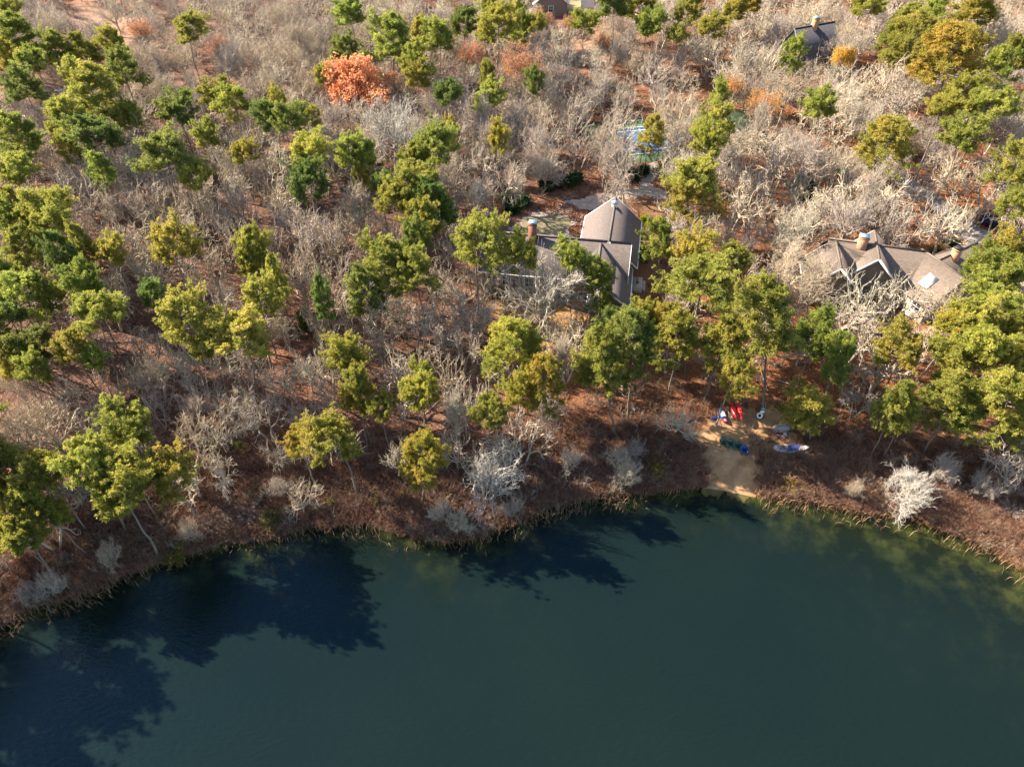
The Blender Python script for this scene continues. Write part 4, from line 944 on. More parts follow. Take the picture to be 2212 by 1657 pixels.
if len(far):
    n = len(far); h = rng.uniform(6.5, 10.5, n); wm = h * rng.uniform(.75, 1.05, n); pk_ = rng.integers(0, 6, n)
    Ts = [OAKS[0], OAKS[1], FINE[0], FINE[1], OAKS[5], FINE[2]]; rad = np.array([T[1] for T in Ts])[pk_]; top = np.array([T[2] for T in Ts])[pk_]
    sc_ = np.stack([wm / 2 / rad, wm / 2 / rad, h / top], 1)
    rt = np.stack([rng.normal(size=n) * .05, rng.normal(size=n) * .05, rng.random(n) * 6.283], 1)
    gn_scatter('far_bare_wood', np.stack([far[:, 0], far[:, 1], height(far[:, 0], far[:, 1])], 1), rt, sc_, [joined(T, TWIGC[i % 4]) for i, T in enumerate(Ts)], pk_, 'hazy grey mass of bare trees in the far woods', 'woodland')

# ---- brush on the forest floor, thicket along the shore
def brush_mesh(seed, c, leaf=0, **k):
    (v, f), tips = brush(seed, **k); return fmesh('brush', v, f, bark('brush_twigs', tuple(c)))
n = 5600; a = rng.random((n, 2)); y = 36 + 250 * a[:, 0] ** .85; half = (y * CP + 60 * SP) * .74; x = (2 * a[:, 1] - 1) * half
sd = shore_dist(x, y); ok = (sd > 2.0) & ~blocked(x, y)
for c_, r in clear: ok &= np.hypot(x - c_[0], y - c_[1]) > r * .8
ok &= (np.sin(x * .21 + 1) * np.sin(y * .19) + .6 * rng.normal(size=n)) > -.25
x, y = x[ok], y[ok]; n = len(x)
tm = [brush_mesh(400 + i, c, n1=7, hgt=1.5, spread=.55, r=.011) for i, c in enumerate(((.20, .115, .080), (.27, .18, .13), (.15, .085, .062), (.36, .28, .21)))]
s = rng.uniform(.55, 1.5, n)
gn_scatter('understory_brush', np.stack([x, y, height(x, y)], 1), np.stack([0 * x, 0 * x, rng.random(n) * 6.283], 1), np.stack([s, s, s * rng.uniform(.7, 1.15, n)], 1), tm, rng.integers(0, 4, n), 'low leafless brush covering the forest floor', 'brush')
n = 9000; x = rng.uniform(-75, 85, n); off = rng.gamma(2.2, 2.0, n) - .3; y = shore_y(x) + off * 1.12; sd = shore_dist(x, y)
ok = (sd > -.25) & (sd < 13) & (~blocked(x, y) | ((rng.random(n) < .25) & (np.abs(x - at(1580, 1030)[0]) > 2.6) & (y < at(1580, 960)[1]))); x, y = x[ok], y[ok]; n = len(x); s = rng.uniform(.45, 1.1, n)
tm = [brush_mesh(420 + i, c, n1=11, hgt=1.15, spread=.7, r=.012) for i, c in enumerate(((.22, .115, .078), (.175, .090, .064), (.29, .17, .11), (.34, .24, .17)))]
pk_ = rng.choice(4, n, p=[.36, .30, .2, .14])
gn_scatter('shore_thicket', np.stack([x, y, height(x, y)], 1), np.stack([0 * x, 0 * x, rng.random(n) * 6.283], 1), np.stack([s, s, s], 1), tm, pk_, 'dark reddish-brown thicket of low shrubs along the shore', 'thicket')
# reeds: bent tan blades standing along and in the shallow water
REED = foliage('reed_blades', .25, (.55, 1.35), .015)
n = 46000; x = rng.uniform(-72, 82, n); dens = .5 + .5 * np.sin(x * .19 + .6) * np.sin(x * .07 + 1.1); right = np.clip((x - 24) / 12, 0, 1)
off = rng.normal(size=n) * (.9 + .9 * dens + 1.3 * right) + .35 + 1.7 * right; y = shore_y(x) + off; sd = shore_dist(x, y)
bp_ = at(1570, 1065)[0]; ok = (rng.random(n) < np.clip((.08 + 1.1 * dens ** 2.2 + right) * (.45 + .8 * (np.sin(x * 1.3) * np.sin(x * .57 + 2) > -.2)), 0, 1)) & (sd > -2.2) & (np.abs(x - bp_) > 3.0) & ((sd > -.5) | (rng.random(n) < .35)); x, y = x[ok], y[ok]; n = len(x); z = np.maximum(height(x, y), -.5)
hh = rng.uniform(.45, 1.15, n) + np.maximum(-z, 0); az = rng.random(n) * 6.283; ben = rng.uniform(.1, .75, n); b0 = np.stack([x, y, z], 1); dr = np.stack([np.cos(az), np.sin(az), 0 * az], 1); sdv = np.stack([-np.sin(az), np.cos(az), 0 * az], 1) * .022
m1 = b0 + dr * (ben * .3 * hh)[:, None] + np.array([0, 0, 1]) * (hh * .62)[:, None]; t1 = b0 + dr * (ben * hh)[:, None] + np.array([0, 0, 1]) * (hh * (1 - .35 * ben))[:, None]
V = np.stack([b0 - sdv, b0 + sdv, m1 + sdv, m1 - sdv, t1], 1).reshape(-1, 3); i = np.arange(n)[:, None] * 5
o = link('shore_reeds', fmesh('shore_reeds', V, [np.concatenate([i, i + 1, i + 2, i + 3], 1), np.concatenate([i + 3, i + 2, i + 4], 1)], REED, {'var': np.repeat(rng.random(n), 5)})); o.color = (.31, .195, .11, 1); o['kind'] = 'stuff'; o['label'] = 'tan bent reeds standing along the water edge'; o['category'] = 'reeds'
# fallen leaves lying loose on the ground
LITTER = foliage('fallen_leaves', .1, (.35, 1.5), .02)
n = 90000; a = rng.random((n, 2)); y = 40 + 120 * a[:, 0]; half = (y * CP + 60 * SP) * .74; x = (2 * a[:, 1] - 1) * half; sd = shore_dist(x, y); ok = (sd > .6); x, y = x[ok], y[ok]
bl = blocked(x, y); ok = ~bl | (rng.random(len(x)) < .16); x, y = x[ok], y[ok]; n = len(x)
d = rng.normal(size=(n, 3)); d[:, 2] = np.abs(d[:, 2]) * .35; d /= np.linalg.norm(d, axis=1, keepdims=True); up = np.tile(np.array([[0., 0, 1]]), (n, 1)) + rng.normal(size=(n, 3)) * .35
sd_ = np.cross(d, up); sd_ /= np.linalg.norm(sd_, axis=1, keepdims=True); P = np.stack([x, y, height(x, y) + .07], 1); s = rng.uniform(.10, .22, n)[:, None]
V = np.stack([P - d * s * .5, P + sd_ * s * .4, P + d * s * .5, P - sd_ * s * .4], 1).reshape(-1, 3)
o = link('leaf_litter', fmesh('leaf_litter', V, [np.arange(4 * n).reshape(-1, 4)], LITTER, {'var': np.repeat(rng.random(n), 4)})); o.color = (.34, .155, .075, 1); o['kind'] = 'stuff'; o['label'] = 'loose brown fallen leaves over the woodland ground'; o['category'] = 'leaves'
# dead sticks and fallen branches on the forest floor
n = 900; a = rng.random((n, 2)); y = 40 + 110 * a[:, 0]; half = (y * CP + 60 * SP) * .74; x = (2 * a[:, 1] - 1) * half; ok = (shore_dist(x, y) > 3) & ~blocked(x, y); x, y = x[ok], y[ok]; n = len(x)
az = rng.random(n) * 6.283; L_ = rng.uniform(.8, 3.6, n); x2, y2 = x + L_ * np.cos(az), y + L_ * np.sin(az); P0 = np.stack([x, y, height(x, y) + .06], 1); P1 = np.stack([x2, y2, height(x2, y2) + rng.uniform(.05, .5, n)], 1); r_ = .018 + .016 * L_
k_ = rng.integers(0, n, n); t_ = rng.uniform(.3, .8, n)[:, None]; Q0_ = P0[k_] * (1 - t_) + P1[k_] * t_; Q1_ = Q0_ + rng.normal(size=(n, 3)) * np.array([.5, .5, .25]) + np.array([0, 0, .2])
v_, f_ = merge([tubes(P0, P1, r_, r_ * .5, 5), tubes(Q0_, Q1_, r_[k_] * .5, r_[k_] * .2, 4)])
o = link('fallen_branches', fmesh('fallen_branches', v_, f_, bark('dead_wood', (.36, .31, .25)))); o['kind'] = 'stuff'; o['label'] = 'grey fallen branches and sticks over the forest floor'; o['category'] = 'branches'
# raked drifts of leaves on the drive
for (u, v, rx, ry, lab) in ((1262, 468, 2.6, 2.0, 'drift of brown leaves at the far corner of the garage wing'), (1255, 500, 2.0, 2.2, 'drift of brown leaves against the near corner of the garage wing'), (1205, 452, 3.4, 2.0, 'thin dark-red drift of leaves on the gravel drive')):
    p = gat(u, v); n = 1500; r = np.sqrt(rng.random(n)); th = rng.random(n) * 6.283; X_ = p[0] + rx * r * np.cos(th); Y_ = p[1] + ry * r * np.sin(th); Zz = height(X_, Y_) + .05 + .35 * (1 - r ** 2) * rng.random(n)
    d = rng.normal(size=(n, 3)); d /= np.linalg.norm(d, axis=1, keepdims=True); e_ = np.cross(d, rng.normal(size=(n, 3))); e_ /= np.linalg.norm(e_, axis=1, keepdims=True); P = np.stack([X_, Y_, Zz], 1); s = rng.uniform(.12, .24, n)[:, None]
    V = np.stack([P - d * s * .5, P + e_ * s * .4, P + d * s * .5, P - e_ * s * .4], 1).reshape(-1, 3)
    o = link('leaf_drift', fmesh('leaf_drift', V, [np.arange(4 * n).reshape(-1, 4)], LITTER, {'var': np.repeat(rng.random(n), 4)})); o.color = (.30, .125, .05, 1); o['kind'] = 'stuff'; o['label'] = lab; o['category'] = 'leaves'

# ---- bushes that stand out
def bush_at(u, v, wpx, c, name, label, T=None, group=None, hk=1.0, cat='bush'):
    T = T or BUSHES[rng.integers(2)]; p = gat(u, v, 0.6); wm = wpx / ppm(p); s = wm / (2 * T[1])
    while shore_dist(p[0], p[1])[0] < .1: p[1] += .2
    plant(name, T, label, cat, group, (p[0], p[1], gz(p[0], p[1])), s, s * hk, [(.16, .13, .1), c], kind='bush')
DG = (.030, .082, .026)
for u, v, wpx in ((1098,432,48),(1130,438,46),(1108,452,36),(1176,404,42),(1212,396,36),(1240,392,50)): bush_at(u, v, wpx, DG, 'rhododendron', 'dark glossy evergreen bush edging the gravel drive', None, 'evergreen bushes edging the drive', 1.05)
for u, v, wpx in ((1365,378,46),(1390,368,34)): bush_at(u, v, wpx, DG, 'rhododendron', 'dark evergreen bush where the drive climbs to the tennis court', None, 'evergreen bushes by the court drive', 1.1)
bush_at(1393, 474, 27, (.36, .42, .02), 'lime_shrub', 'lime-yellow round shrub beside the garage wing of the shingled house', hk=1.3)
bush_at(1382, 504, 24, DG, 'side_bush', 'small dark green bush just below the lime-yellow shrub', hk=1.3)
bush_at(1386, 552, 34, (.06, .11, .028), 'side_bush', 'big dark green bush against the entry landing', hk=1.3)
bush_at(1384, 532, 18, (.27, .25, .06), 'yellowing_bush', 'yellowish bush top behind the big dark green bush', hk=1.2)
bush_at(1417, 1018, 44, (.26, .21, .022), 'golden_shrub', 'round mustard-gold shrub alone in the shore thicket', BUSHES[2], None, .85)
bush_at(1707, 1042, 42, (.33, .25, .03), 'golden_shrub', 'ragged yellow-gold shrub right of the sandy beach', BUSHES[2], None, .6)
for u, v, wpx in ((585,1120,60),(572,1060,40),(662,1075,28),(712,1082,40),(812,1080,40),(640,1085,26)): bush_at(u, v, wpx, (.19, .165, .055), 'olive_shrub', 'dull olive shrub at the water edge', None, 'olive shrubs at the water edge', 1.0)
bush_at(380, 1212, 60, (.22, .19, .04), 'olive_shrub', 'olive-yellow shrub hanging over the dark shaded water', hk=.9)
bush_at(870, 1060, 36, (.42, .24, .05), 'amber_shrub', 'pale amber-leaved shrub on the bank above the reeds', hk=.9)
bush_at(1765, 655, 14, (.62, .45, .02), 'yellow_shrub', 'tiny bright yellow shrub by the brick patio', hk=1.6)
bush_at(2024, 538, 30, (.20, .19, .02), 'clipped_shrub', 'yellow-green shrub behind the angled roof of the tan-roofed house')
bush_at(2058, 524, 44, (.05, .09, .02), 'hedge_bush', 'rounded dark hedge bush beside the driveway bend', hk=.8)
bush_at(1878, 352, 46, DG, 'driveway_bush', 'dark evergreen bush beside the asphalt driveway')
bush_at(1820, 372, 34, (.05, .10, .03), 'driveway_bush', 'dark green bush in leaf litter near the asphalt driveway')
bush_at(1815, 168, 46, (.09, .15, .02), 'driveway_bush', 'bright green bush under the yellow-leaved tree', hk=1.1)
bush_at(1735, 412, 70, (.05, .13, .045), 'spruce_bush', 'broad blue-green bush in the yard of the tan-roofed house')
bush_at(1840, 470, 56, (.045, .062, .035), 'spruce_bush', 'tall grey-green bush behind the chimney of the tan-roofed house', hk=1.5)
bush_at(1440, 374, 50, (.05, .072, .028), 'cedar_bush', 'big dull green cedar bush between the drive and the court', BUSHES[2], None, 1.1)
bush_at(1470, 340, 40, (.05, .09, .025), 'cedar_bush', 'narrow cedar bush against the court fence', BUSHES[2], None, 1.2)
bush_at(667, 708, 58, (.085, .14, .02), 'young_pine', 'small dark young pine on the leafy slope below the shingled house', BUSHES[2], None, 1.2, 'pine tree')
bush_at(513, 965, 26, (.15, .2, .04), 'young_pine', 'knee-high light green young pine on the wooded bank', BUSHES[2], None, 1.0, 'pine tree')
bush_at(1771, 118, 34, (.17, .15, .04), 'olive_shrub', 'olive shrub against the front wall of the dark-roofed house', hk=1.3)
bush_at(1247, 138, 22, (.04, .09, .03), 'cedar_bush', 'small dark cedar bush alone in the woods behind the court', BUSHES[2], None, 1.3)
bank = [(int(q), float(np.interp(q, [p[0] for p in SHORE_PX], [p[1] for p in SHORE_PX]) - rng.uniform(14, 75)), float(rng.uniform(24, 58))) for q in rng.uniform(20, 1480, 46)]
for u, v, wpx in bank + [(1230,1010,40),(1275,1000,46),(1395,1010,40),(1180,1000,40),(1480,960,40),(830,1100,40),(760,1095,40),(1790,1060,40),(2060,1060,50),(2180,1110,50),(1880,1085,40),(2000,1080,40)]:
    T = SHRUBS[rng.integers(3)]; p = gat(u, v); wm = wpx / ppm(p); s = wm / 2 / T[1]; plant('bare_shrub', T, 'pale leafless shrub rising from the dark shore thicket', 'shrub', 'pale leafless shrubs in the shore thicket', p, s, s * rng.uniform(.7, 1.1), [np.array(((.42, .36, .31), (.33, .25, .2), (.36, .33, .30))[rng.integers(3)])], kind='shrub')
# ------------------------------------------------------------------ beach things
def hull(L, W, Hh, n=15, m=9, mid=.5, pw=.75, deck=False):
    """boat hull, keel down, from stern (-x) to bow (+x)"""
    V = []; t = np.linspace(0, 1, n)
    for ti in t:
        s = max(.02, (math.sin(math.pi * (ti ** (math.log(.5) / math.log(mid))))) ** pw); rise = .35 * abs(2 * ti - 1) ** 2.5 * Hh
        for a in np.linspace(0, math.pi, m): V.append(((ti - .5) * L, -W / 2 * s * math.cos(a), rise + Hh * (1 - (math.sin(a) ** .7) * (.25 + .75 * min(1, s * 1.3)))))
    Q = [(i * m + j, i * m + j + 1, (i + 1) * m + j + 1, (i + 1) * m + j) for i in range(n - 1) for j in range(m - 1)]
    b = B(); b.add(V, Q)
    if deck:
        D = []
        for ti in t:
            s = max(.02, (math.sin(math.pi * (ti ** (math.log(.5) / math.log(mid))))) ** pw); rise = .35 * abs(2 * ti - 1) ** 2.5 * Hh
            for q in (-1, -.5, 0, .5, 1): D.append(((ti - .5) * L, q * W / 2 * s, Hh + rise + .07 * (1 - q * q) * s))
        b.add(D, [(i * 5 + j, (i + 1) * 5 + j, (i + 1) * 5 + j + 1, i * 5 + j + 1) for i in range(n - 1) for j in range(4)])
    return b
def ring(b, cx, cy, z, rx, ry, r, n=18):
    P = [(cx + rx * math.cos(i * 6.2832 / n), cy + ry * math.sin(i * 6.2832 / n), z) for i in range(n)]
    for i in range(n): b.tube(P[i], P[(i + 1) % n], r, r, 6)
    return b
# rack with two red kayaks
pr0 = gat(1587, 897); rack = thing('kayak_rack', 'low timber rack holding the two red kayaks', 'rack', pr0)
for x in (-.75, .75):
    for y in (-.55, .55): B().box(x - .05, x + .05, y - .05, y + .05, -.2, .8).part('leg', WOOD, rack)
for y in (-.55, .55): B().box(-.85, .85, y - .05, y + .05, .8, .9).part('crossbar', PALEWOOD, rack)
for x in (-.75, .75): B().box(x - .04, x + .04, -.5, .5, .3, .38).part('side_rail', WOOD, rack)
for dx, lab, L in ((-.40, 'shorter red kayak upside down on the rack beside the longer one', 2.75), (.36, 'longer red kayak upside down on the rack beside the shorter one', 3.3)):
    k = thing('red_kayak', lab, 'kayak', (pr0[0] + dx, pr0[1] + (.15 if L > 3 else -.1), pr0[2] + 1.27), 0, 'red kayaks on the rack')
    k.rotation_euler = (math.pi, 0, math.radians(90 + (4 if dx < 0 else -2)))
    hull(L, .68, .36, 17, 11, .5, .62, True).part('hull', REDP, k, True)
    for x in (-.5, .55):
        b = B(); pts = [(x, .355 * math.cos(a), .36 - .37 * math.sin(a)) for a in np.linspace(0, math.pi, 9)]
        for p, q in zip(pts[:-1], pts[1:]): b.bar(p, q, .035, .02)
        b.part('strap', RUBBER, k)
# upright blue, white and red board-like kayak
pk2 = gat(1563, 908); k = thing('striped_kayak', 'blue and white kayak with red nose lying beside the red kayaks', 'kayak', (pk2[0], pk2[1] + .6, pk2[2] + .05), math.radians(-88))
hull(2.4, .72, .28, 15, 9, .5, .55, True).part('hull', BLUEP, k, True)
b = B(); b.add([(x, y, .32 + .05 * (1 - (y / .36) ** 2)) for x in (-.55, .0, .35) for y in (-.27, 0, .27)], [(0, 3, 4, 1), (1, 4, 5, 2), (3, 6, 7, 4), (4, 7, 8, 5)]); b.part('white_panel', WHITE, k)
b = hull(.62, .60, .30, 9, 9, .42, .6, True); o = b.part('nose', REDP, k, True); o.location = (.92, 0, .0)
ring(B(), -.1, 0, .37, .42, .2, .02).part('cockpit_rim', WHITE, k)
ring(B(), 0.9, 0, .36, .12, .10, .025).part('hatch', WHITE, k)
pb = gat(1546, 903); k = thing('blue_board', 'small bright blue board leaning in the bushes left of the kayaks', 'board', (pb[0], pb[1], pb[2] + .1)); k.rotation_euler = (math.radians(62), .1, .3)
hull(1.5, .5, .08, 13, 7, .5, .55, True).part('deck', BLUEP, k, True)
B().box(-.5, -.3, -.01, .01, -.14, .02).part('fin', RUBBER, k)
# leaning weathered pole
pp = gat(1545, 921); po = thing('leaning_pole', 'weathered pole leaning into the bushes by the blue board', 'pole', pp)
B().tube((0, 0, -.1), (.35, .5, 1.9), .045, .03, 7).tube((.2, .28, 1.05), (.1, .7, 1.7), .025, .012, 6).part('shaft', PALEWOOD, po)
# post with notice and life ring
pl = gat(1642, 901); lp = thing('notice_post', 'grey post with teal notice board, white box and dark base', 'post', pl)
B().tube((0, 0, -.3), (0, 0, 1.75), .07, .06, 10).part('post', WOOD, lp)
sgn = B().box(-.28, .28, -.13, -.09, 1.2, 1.72).part('notice_board', TEALP, lp)
b = B(); pts = [(-.16, 1.40), (-.06, 1.50), (.03, 1.40), (.12, 1.50), (.17, 1.46)]
for p, q in zip(pts[:-1], pts[1:]): b.bar((p[0], -.137, p[1]), (q[0], -.137, q[1]), .012, .05)
ring_pts = [(-.02 + .06 * math.cos(i), 1.61 + .05 * math.sin(i)) for i in np.linspace(0, 6.28, 9)]
for p, q in zip(ring_pts[:-1], ring_pts[1:]): b.bar((p[0], -.137, p[1]), (q[0], -.137, q[1]), .012, .03)
b.part('printed_mark', LINEW, sgn)
B().box(-.24, .24, -.16, -.06, .82, 1.16).part('white_box', WHITE, lp)
B().box(-.32, .32, -.22, .25, -.1, .32).part('base', DKMETAL, lp)
lr = thing('life_ring', 'white life ring hung low on the notice post', 'life ring', (pl[0] - .22, pl[1] - .24, pl[2] + .50)); lr.rotation_euler = (math.radians(55), 0, 0)
b = B(); n_ = 20
P = [(.27 * math.cos(i * 6.2832 / n_), .27 * math.sin(i * 6.2832 / n_), 0) for i in range(n_)]
for i in range(n_): b.tube(P[i], P[(i + 1) % n_], .085, .085, 8)
b.part('ring', WHITE, lr, True)
b = B(); rr = [(.385 * math.cos(i * 6.2832 / 24), .385 * math.sin(i * 6.2832 / 24), .03 * math.sin(i * 6.2832 / 6)) for i in range(24)]
for i in range(24): b.tube(rr[i], rr[(i + 1) % 24], .012, .012, 5)
b.part('grab_rope', PALEWOOD, lr)
# four lawn chairs facing the water
def adirondack(mat, loc, rz, label, group=None):
    t = thing('adirondack_chair', label, 'chair', loc, rz, group)
    for i in range(5): B().bar((-.27, -.22 + i * .11, .36 - i * .035), (.27, -.22 + i * .11, .36 - i * .035), .095, .025).part('seat_slat', mat, t)
    for i in range(5):
        x = (i - 2) * .118; top = .98 - .05 * abs(i - 2) ** 1.6
        B().bar((x, .22, .20), (x * 1.22, .22 + .40 * (top - .2), top), .11, .025, up=(0, -1, .4)).part('back_slat', mat, t)
    for s in (-1, 1):
        B().box(s * .36 - .075, s * .36 + .075, -.36, .42, .53, .555).part('armrest', mat, t)
        B().box(s * .31 - .05, s * .31 + .05, -.30, -.24, 0, .53).part('front_leg', mat, t)
        B().bar((s * .29, -.26, .36), (s * .29, .62, .03), .035, .12).part('rear_leg', mat, t)
    B().bar((-.38, .36, .5), (.38, .36, .5), .06, .03).part('back_rail', mat, t)
    return t
for u, v, m_, lab in ((1561, 962, GREENP, 'dark green lawn chair at the end of the row, next to the beach grass'), (1576.5, 965.5, GREENP, 'dark green lawn chair second in the row from the beach grass'), (1592, 970.5, GREENP, 'dark green lawn chair right beside the blue one'), (1606.5, 979, BLUEP, 'blue lawn chair at the end of the row on the sand')):
    adirondack(m_ if m_ is GREENP else M('blue_chair_paint', (.010, .06, .25), (.015, .085, .32), 3, .45), gat(u, v), math.radians(rng.uniform(-14, 6)), lab, 'lawn chairs in a row on the beach')
# dinghy on the beach
pa, pbw = gat(1667, 974), gat(1746, 971); ang = math.atan2(pbw[1] - pa[1], pbw[0] - pa[0]); mid = (pa + pbw) / 2
HULLW = M('boat_white', (.62, .63, .66), (.76, .77, .79), 2.5, .35, 0, spec=.5)
bt = thing('sailing_dinghy', 'white sailing dinghy with blue mid deck pulled up on the sand', 'boat', (mid[0], mid[1], gz(mid[0], mid[1]) + .02), ang)
hull(4.15, 1.25, .38, 21, 11, .40, .62, True).part('hull', HULLW, bt, True)
b = B(); xs = np.linspace(-.35, 1.0, 8); Vv = []
for x in xs:
    ti = x / 4.15 + .5; s = (math.sin(math.pi * (ti ** (math.log(.5) / math.log(.40))))) ** .62
    for q in (-.93, -.5, 0, .5, .93): Vv.append((x + .35 * q, q * .62 * s, .38 + .35 * abs(2 * ti - 1) ** 2.5 * .38 + .07 * (1 - q * q) * s + .012))
b.add(Vv, [(i * 5 + j, (i + 1) * 5 + j, (i + 1) * 5 + j + 1, i * 5 + j + 1) for i in range(7) for j in range(4)]); b.part('blue_deck', M('boat_blue', (.02, .085, .36), (.03, .12, .45), 3, .4), bt)
ring(B(), -1.05, 0, .455, .5, .3, .025).part('cockpit_rim', GREYMETAL, bt)
B().tube((1.15, 0, .42), (1.15, 0, .52), .05, .05, 8).part('mast_step', GREYMETAL, bt)
for y in (-.22, 0, .22): B().bar((-1.9, y, .47), (-.5, y, .475), .018, .012).part('deck_seam', GREYMETAL, bt)
pw_ = gat(1741, 978.5); fo = thing('white_float', 'small white foam float on the sand behind the dinghy bow', 'float', pw_, .2)
hull(.55, .3, .14, 9, 7, .5, .4, True).part('float_body', WHITE, fo, True); B().tube((.1, 0, .1), (.1, 0, .24), .03, .03, 6).part('eyelet', GREYMETAL, fo)
# upturned skiff and folding lounger half under the pine
ps = gat(1688, 926); sk_ = thing('upturned_skiff', 'weathered grey upturned skiff half under the pine on the beach', 'boat', (ps[0], ps[1], ps[2] + .48)); sk_.rotation_euler = (math.pi, 0, math.radians(8))
hull(2.3, 1.15, .45, 13, 9, .45, .5).part('hull', DECKW, sk_, True); B().bar((-1.0, 0, -.03), (.95, 0, -.03), .05, .07).part('keel', WOOD, sk_)
B().bar((-1.0, -.55, .44), (.6, -.55, .44), .05, .05).bar((-1.0, .55, .44), (.6, .55, .44), .05, .05).part('gunwale', BRICK, sk_)
pf = gat(1690, 942); fl = thing('beach_lounger', 'navy folding lounger with white frame under the pine on the beach', 'lounger', pf, math.radians(8))
for x0_, z0_, x1_, z1_, nm_ in ((-.45, .30, .6, .30, 'seat'), (-.45, .30, -.95, .75, 'backrest')): B().bar((x0_, 0, z0_), (x1_, 0, z1_), .56, .04, up=(0, 0, 1)).part(nm_, NAVY, fl)
for s in (-1, 1):
    B().bar((-.98, s * .31, .78), (-.45, s * .31, .31), .035).bar((-.45, s * .31, .31), (.65, s * .31, .31), .035).part('side_rail', WHITE, fl)
    for x in (-.4, .5): B().bar((x, s * .31, .3), (x + .1, s * .31, 0), .035).part('leg', WHITE, fl)
B().bar((.05, 0, .335), (.45, 0, .335), .4, .03).part('towel', WHITE, fl)
# old grey chair in the leaves under the pines
pg = gat(1371, 888); oc = thing('weathered_chair', 'weathered grey garden chair in the dark leaves under the pines', 'chair', pg, .5)
B().box(-.27, .27, -.25, .25, .38, .42).part('seat', WOOD, oc)
for i in range(4): B().bar((-.22 + i * .147, .25, .4), (-.22 + i * .147, .38, 1.0), .06, .03).part('back_slat', WOOD, oc)
for x in (-.25, .25):
    for y in (-.23, .23): B().box(x - .025, x + .025, y - .025, y + .025, -.1, .38).part('leg', WOOD, oc)
    B().box(x - .04, x + .04, -.26, .3, .6, .63).part('armrest', WOOD, oc)
# dark garden seats under the big oak
for (u, v, lab) in ((1155, 728, 'dark garden chair beside the trunk of the great spreading oak'), (1232, 738, 'dark garden chair beyond the fallen log on the dry lawn')):
    c_ = thing('garden_chair', lab, 'chair', gat(u, v), rng.uniform(-.6, .6)); B().box(-.26, .26, -.25, .25, .38, .43).part('seat', NAVY, c_); B().bar((0, .24, .42), (0, .36, .95), .5, .04, up=(0, 1, 0)).part('backrest', NAVY, c_)
    for x in (-.24, .24):
        for y in (-.22, .22): B().box(x - .02, x + .02, y - .02, y + .02, -.1, .38).part('leg', DKMETAL, c_)
# logs and planks
def log(u0, v0, u1, v1, r, m_, label, name='fallen_log'):
    a, b_ = gat(u0, v0), gat(u1, v1); t = thing(name, label, 'log', a); d = b_ - a; b = B(); K = 5; P = [d * i / K + np.array((0, 0, r * .8)) + rng.normal(size=3) * .05 for i in range(K + 1)]
    for i in range(K): b.tube(P[i], P[i + 1], r * (1 - .08 * i), r * (1 - .08 * (i + 1)), 8)
    b.part('stem', m_, t, True)
    b = B()
    for i in (2, 3, 4): b.tube(P[i], P[i] + np.array((rng.normal() * .4, rng.normal() * .4, .45)), r * .3, r * .12, 6)
    b.part('branch_stub', m_, t)
log(1168, 733, 1236, 746, .22, WOOD, 'grey fallen log lying at the edge of the dry lawn')
log(1820, 690, 1882, 722, .2, PALEWOOD, 'pale fallen limb below the forked bare oak')
log(1372, 936, 1388, 890, .12, WOOD, 'thin crooked leaning stem in leaves left of the round bare tree')
for u, v, lab in ((1884, 764, 'pale sawn plank lying beside its twin on the bank'), (1891, 762, 'pale sawn plank beside its twin, nearer the pines on the right')):
    t = thing('sawn_plank', lab, 'plank', gat(u, v), math.radians(122)); B().box(-.7, .7, -.11, .11, .04, .10).part('board', PALEWOOD, t); B().box(-.6, -.5, -.13, .13, -.02, .039).box(.5, .6, -.13, .13, -.02, .039).part('batten', WOOD, t)
# white boards in the far clearing
for u, v, L, rz, lab in ((70, 240, 3.4, .1, 'long white upturned canoe lying in the pale clearing'), (55, 254, 3.6, -.25, 'narrow white upturned canoe at the edge of the pale clearing'), (116, 234, 3.0, .15, 'white upturned canoe among pines past the pale clearing'), (130, 197, 2.6, .1, 'short white upturned canoe deep in the pine stand')):
    p = gat(u, v); t = thing('white_canoe', lab, 'canoe', (p[0], p[1], p[2] + .38), rz); t.rotation_euler = (math.pi, 0, rz); hull(L, .85, .38, 13, 9, .5, .6).part('hull', HULLW, t, True); B().bar((-L * .4, 0, -.02), (L * .4, 0, -.02), .03, .04).part('keel', GREYMETAL, t)
# stones and bucket behind the court
def rock(u, v, s, label, m_=STONE, sq=.7):
    g = np.random.default_rng(int(u * 7 + v)); bm = bmesh.new(); bmesh.ops.create_icosphere(bm, subdivisions=3, radius=1)
    ph = g.random(6) * 6.28
    for q in bm.verts:
        c_ = q.co; f = 1 + .16 * math.sin(3 * c_.x + ph[0]) + .14 * math.sin(4 * c_.y + ph[1]) + .1 * math.sin(6 * c_.z + ph[2]) + .06 * math.sin(9 * c_.x + 7 * c_.y + ph[3]); q.co = c_ * f; q.co.z *= sq
    me = bpy.data.meshes.new('boulder'); bm.to_mesh(me); bm.free(); me.materials.append(m_); me.polygons.foreach_set('use_smooth', np.ones(len(me.polygons), bool))
    p = gat(u, v); o = link('boulder', me, None, (p[0], p[1], p[2] + s * sq * .5), g.random() * 6); o.scale = (s, s * .8, s); tag(o, label, 'rock')
rock(1562, 171, .9, 'upper pale boulder of the stone heap in the woods by the court')
rock(1560, 183, .8, 'lower grey boulder of the stone heap beside the blue bucket')
rock(1571, 179, 1.0, 'widest tan boulder of the stone heap in the woods by the court', PALEWOOD)
rock(1480, 524, .75, 'lone white boulder under the tall pine between the houses', HULLW)
rock(1207, 96, .5, 'small white boulder among rusty leaves near the pale-roofed houses', HULLW)
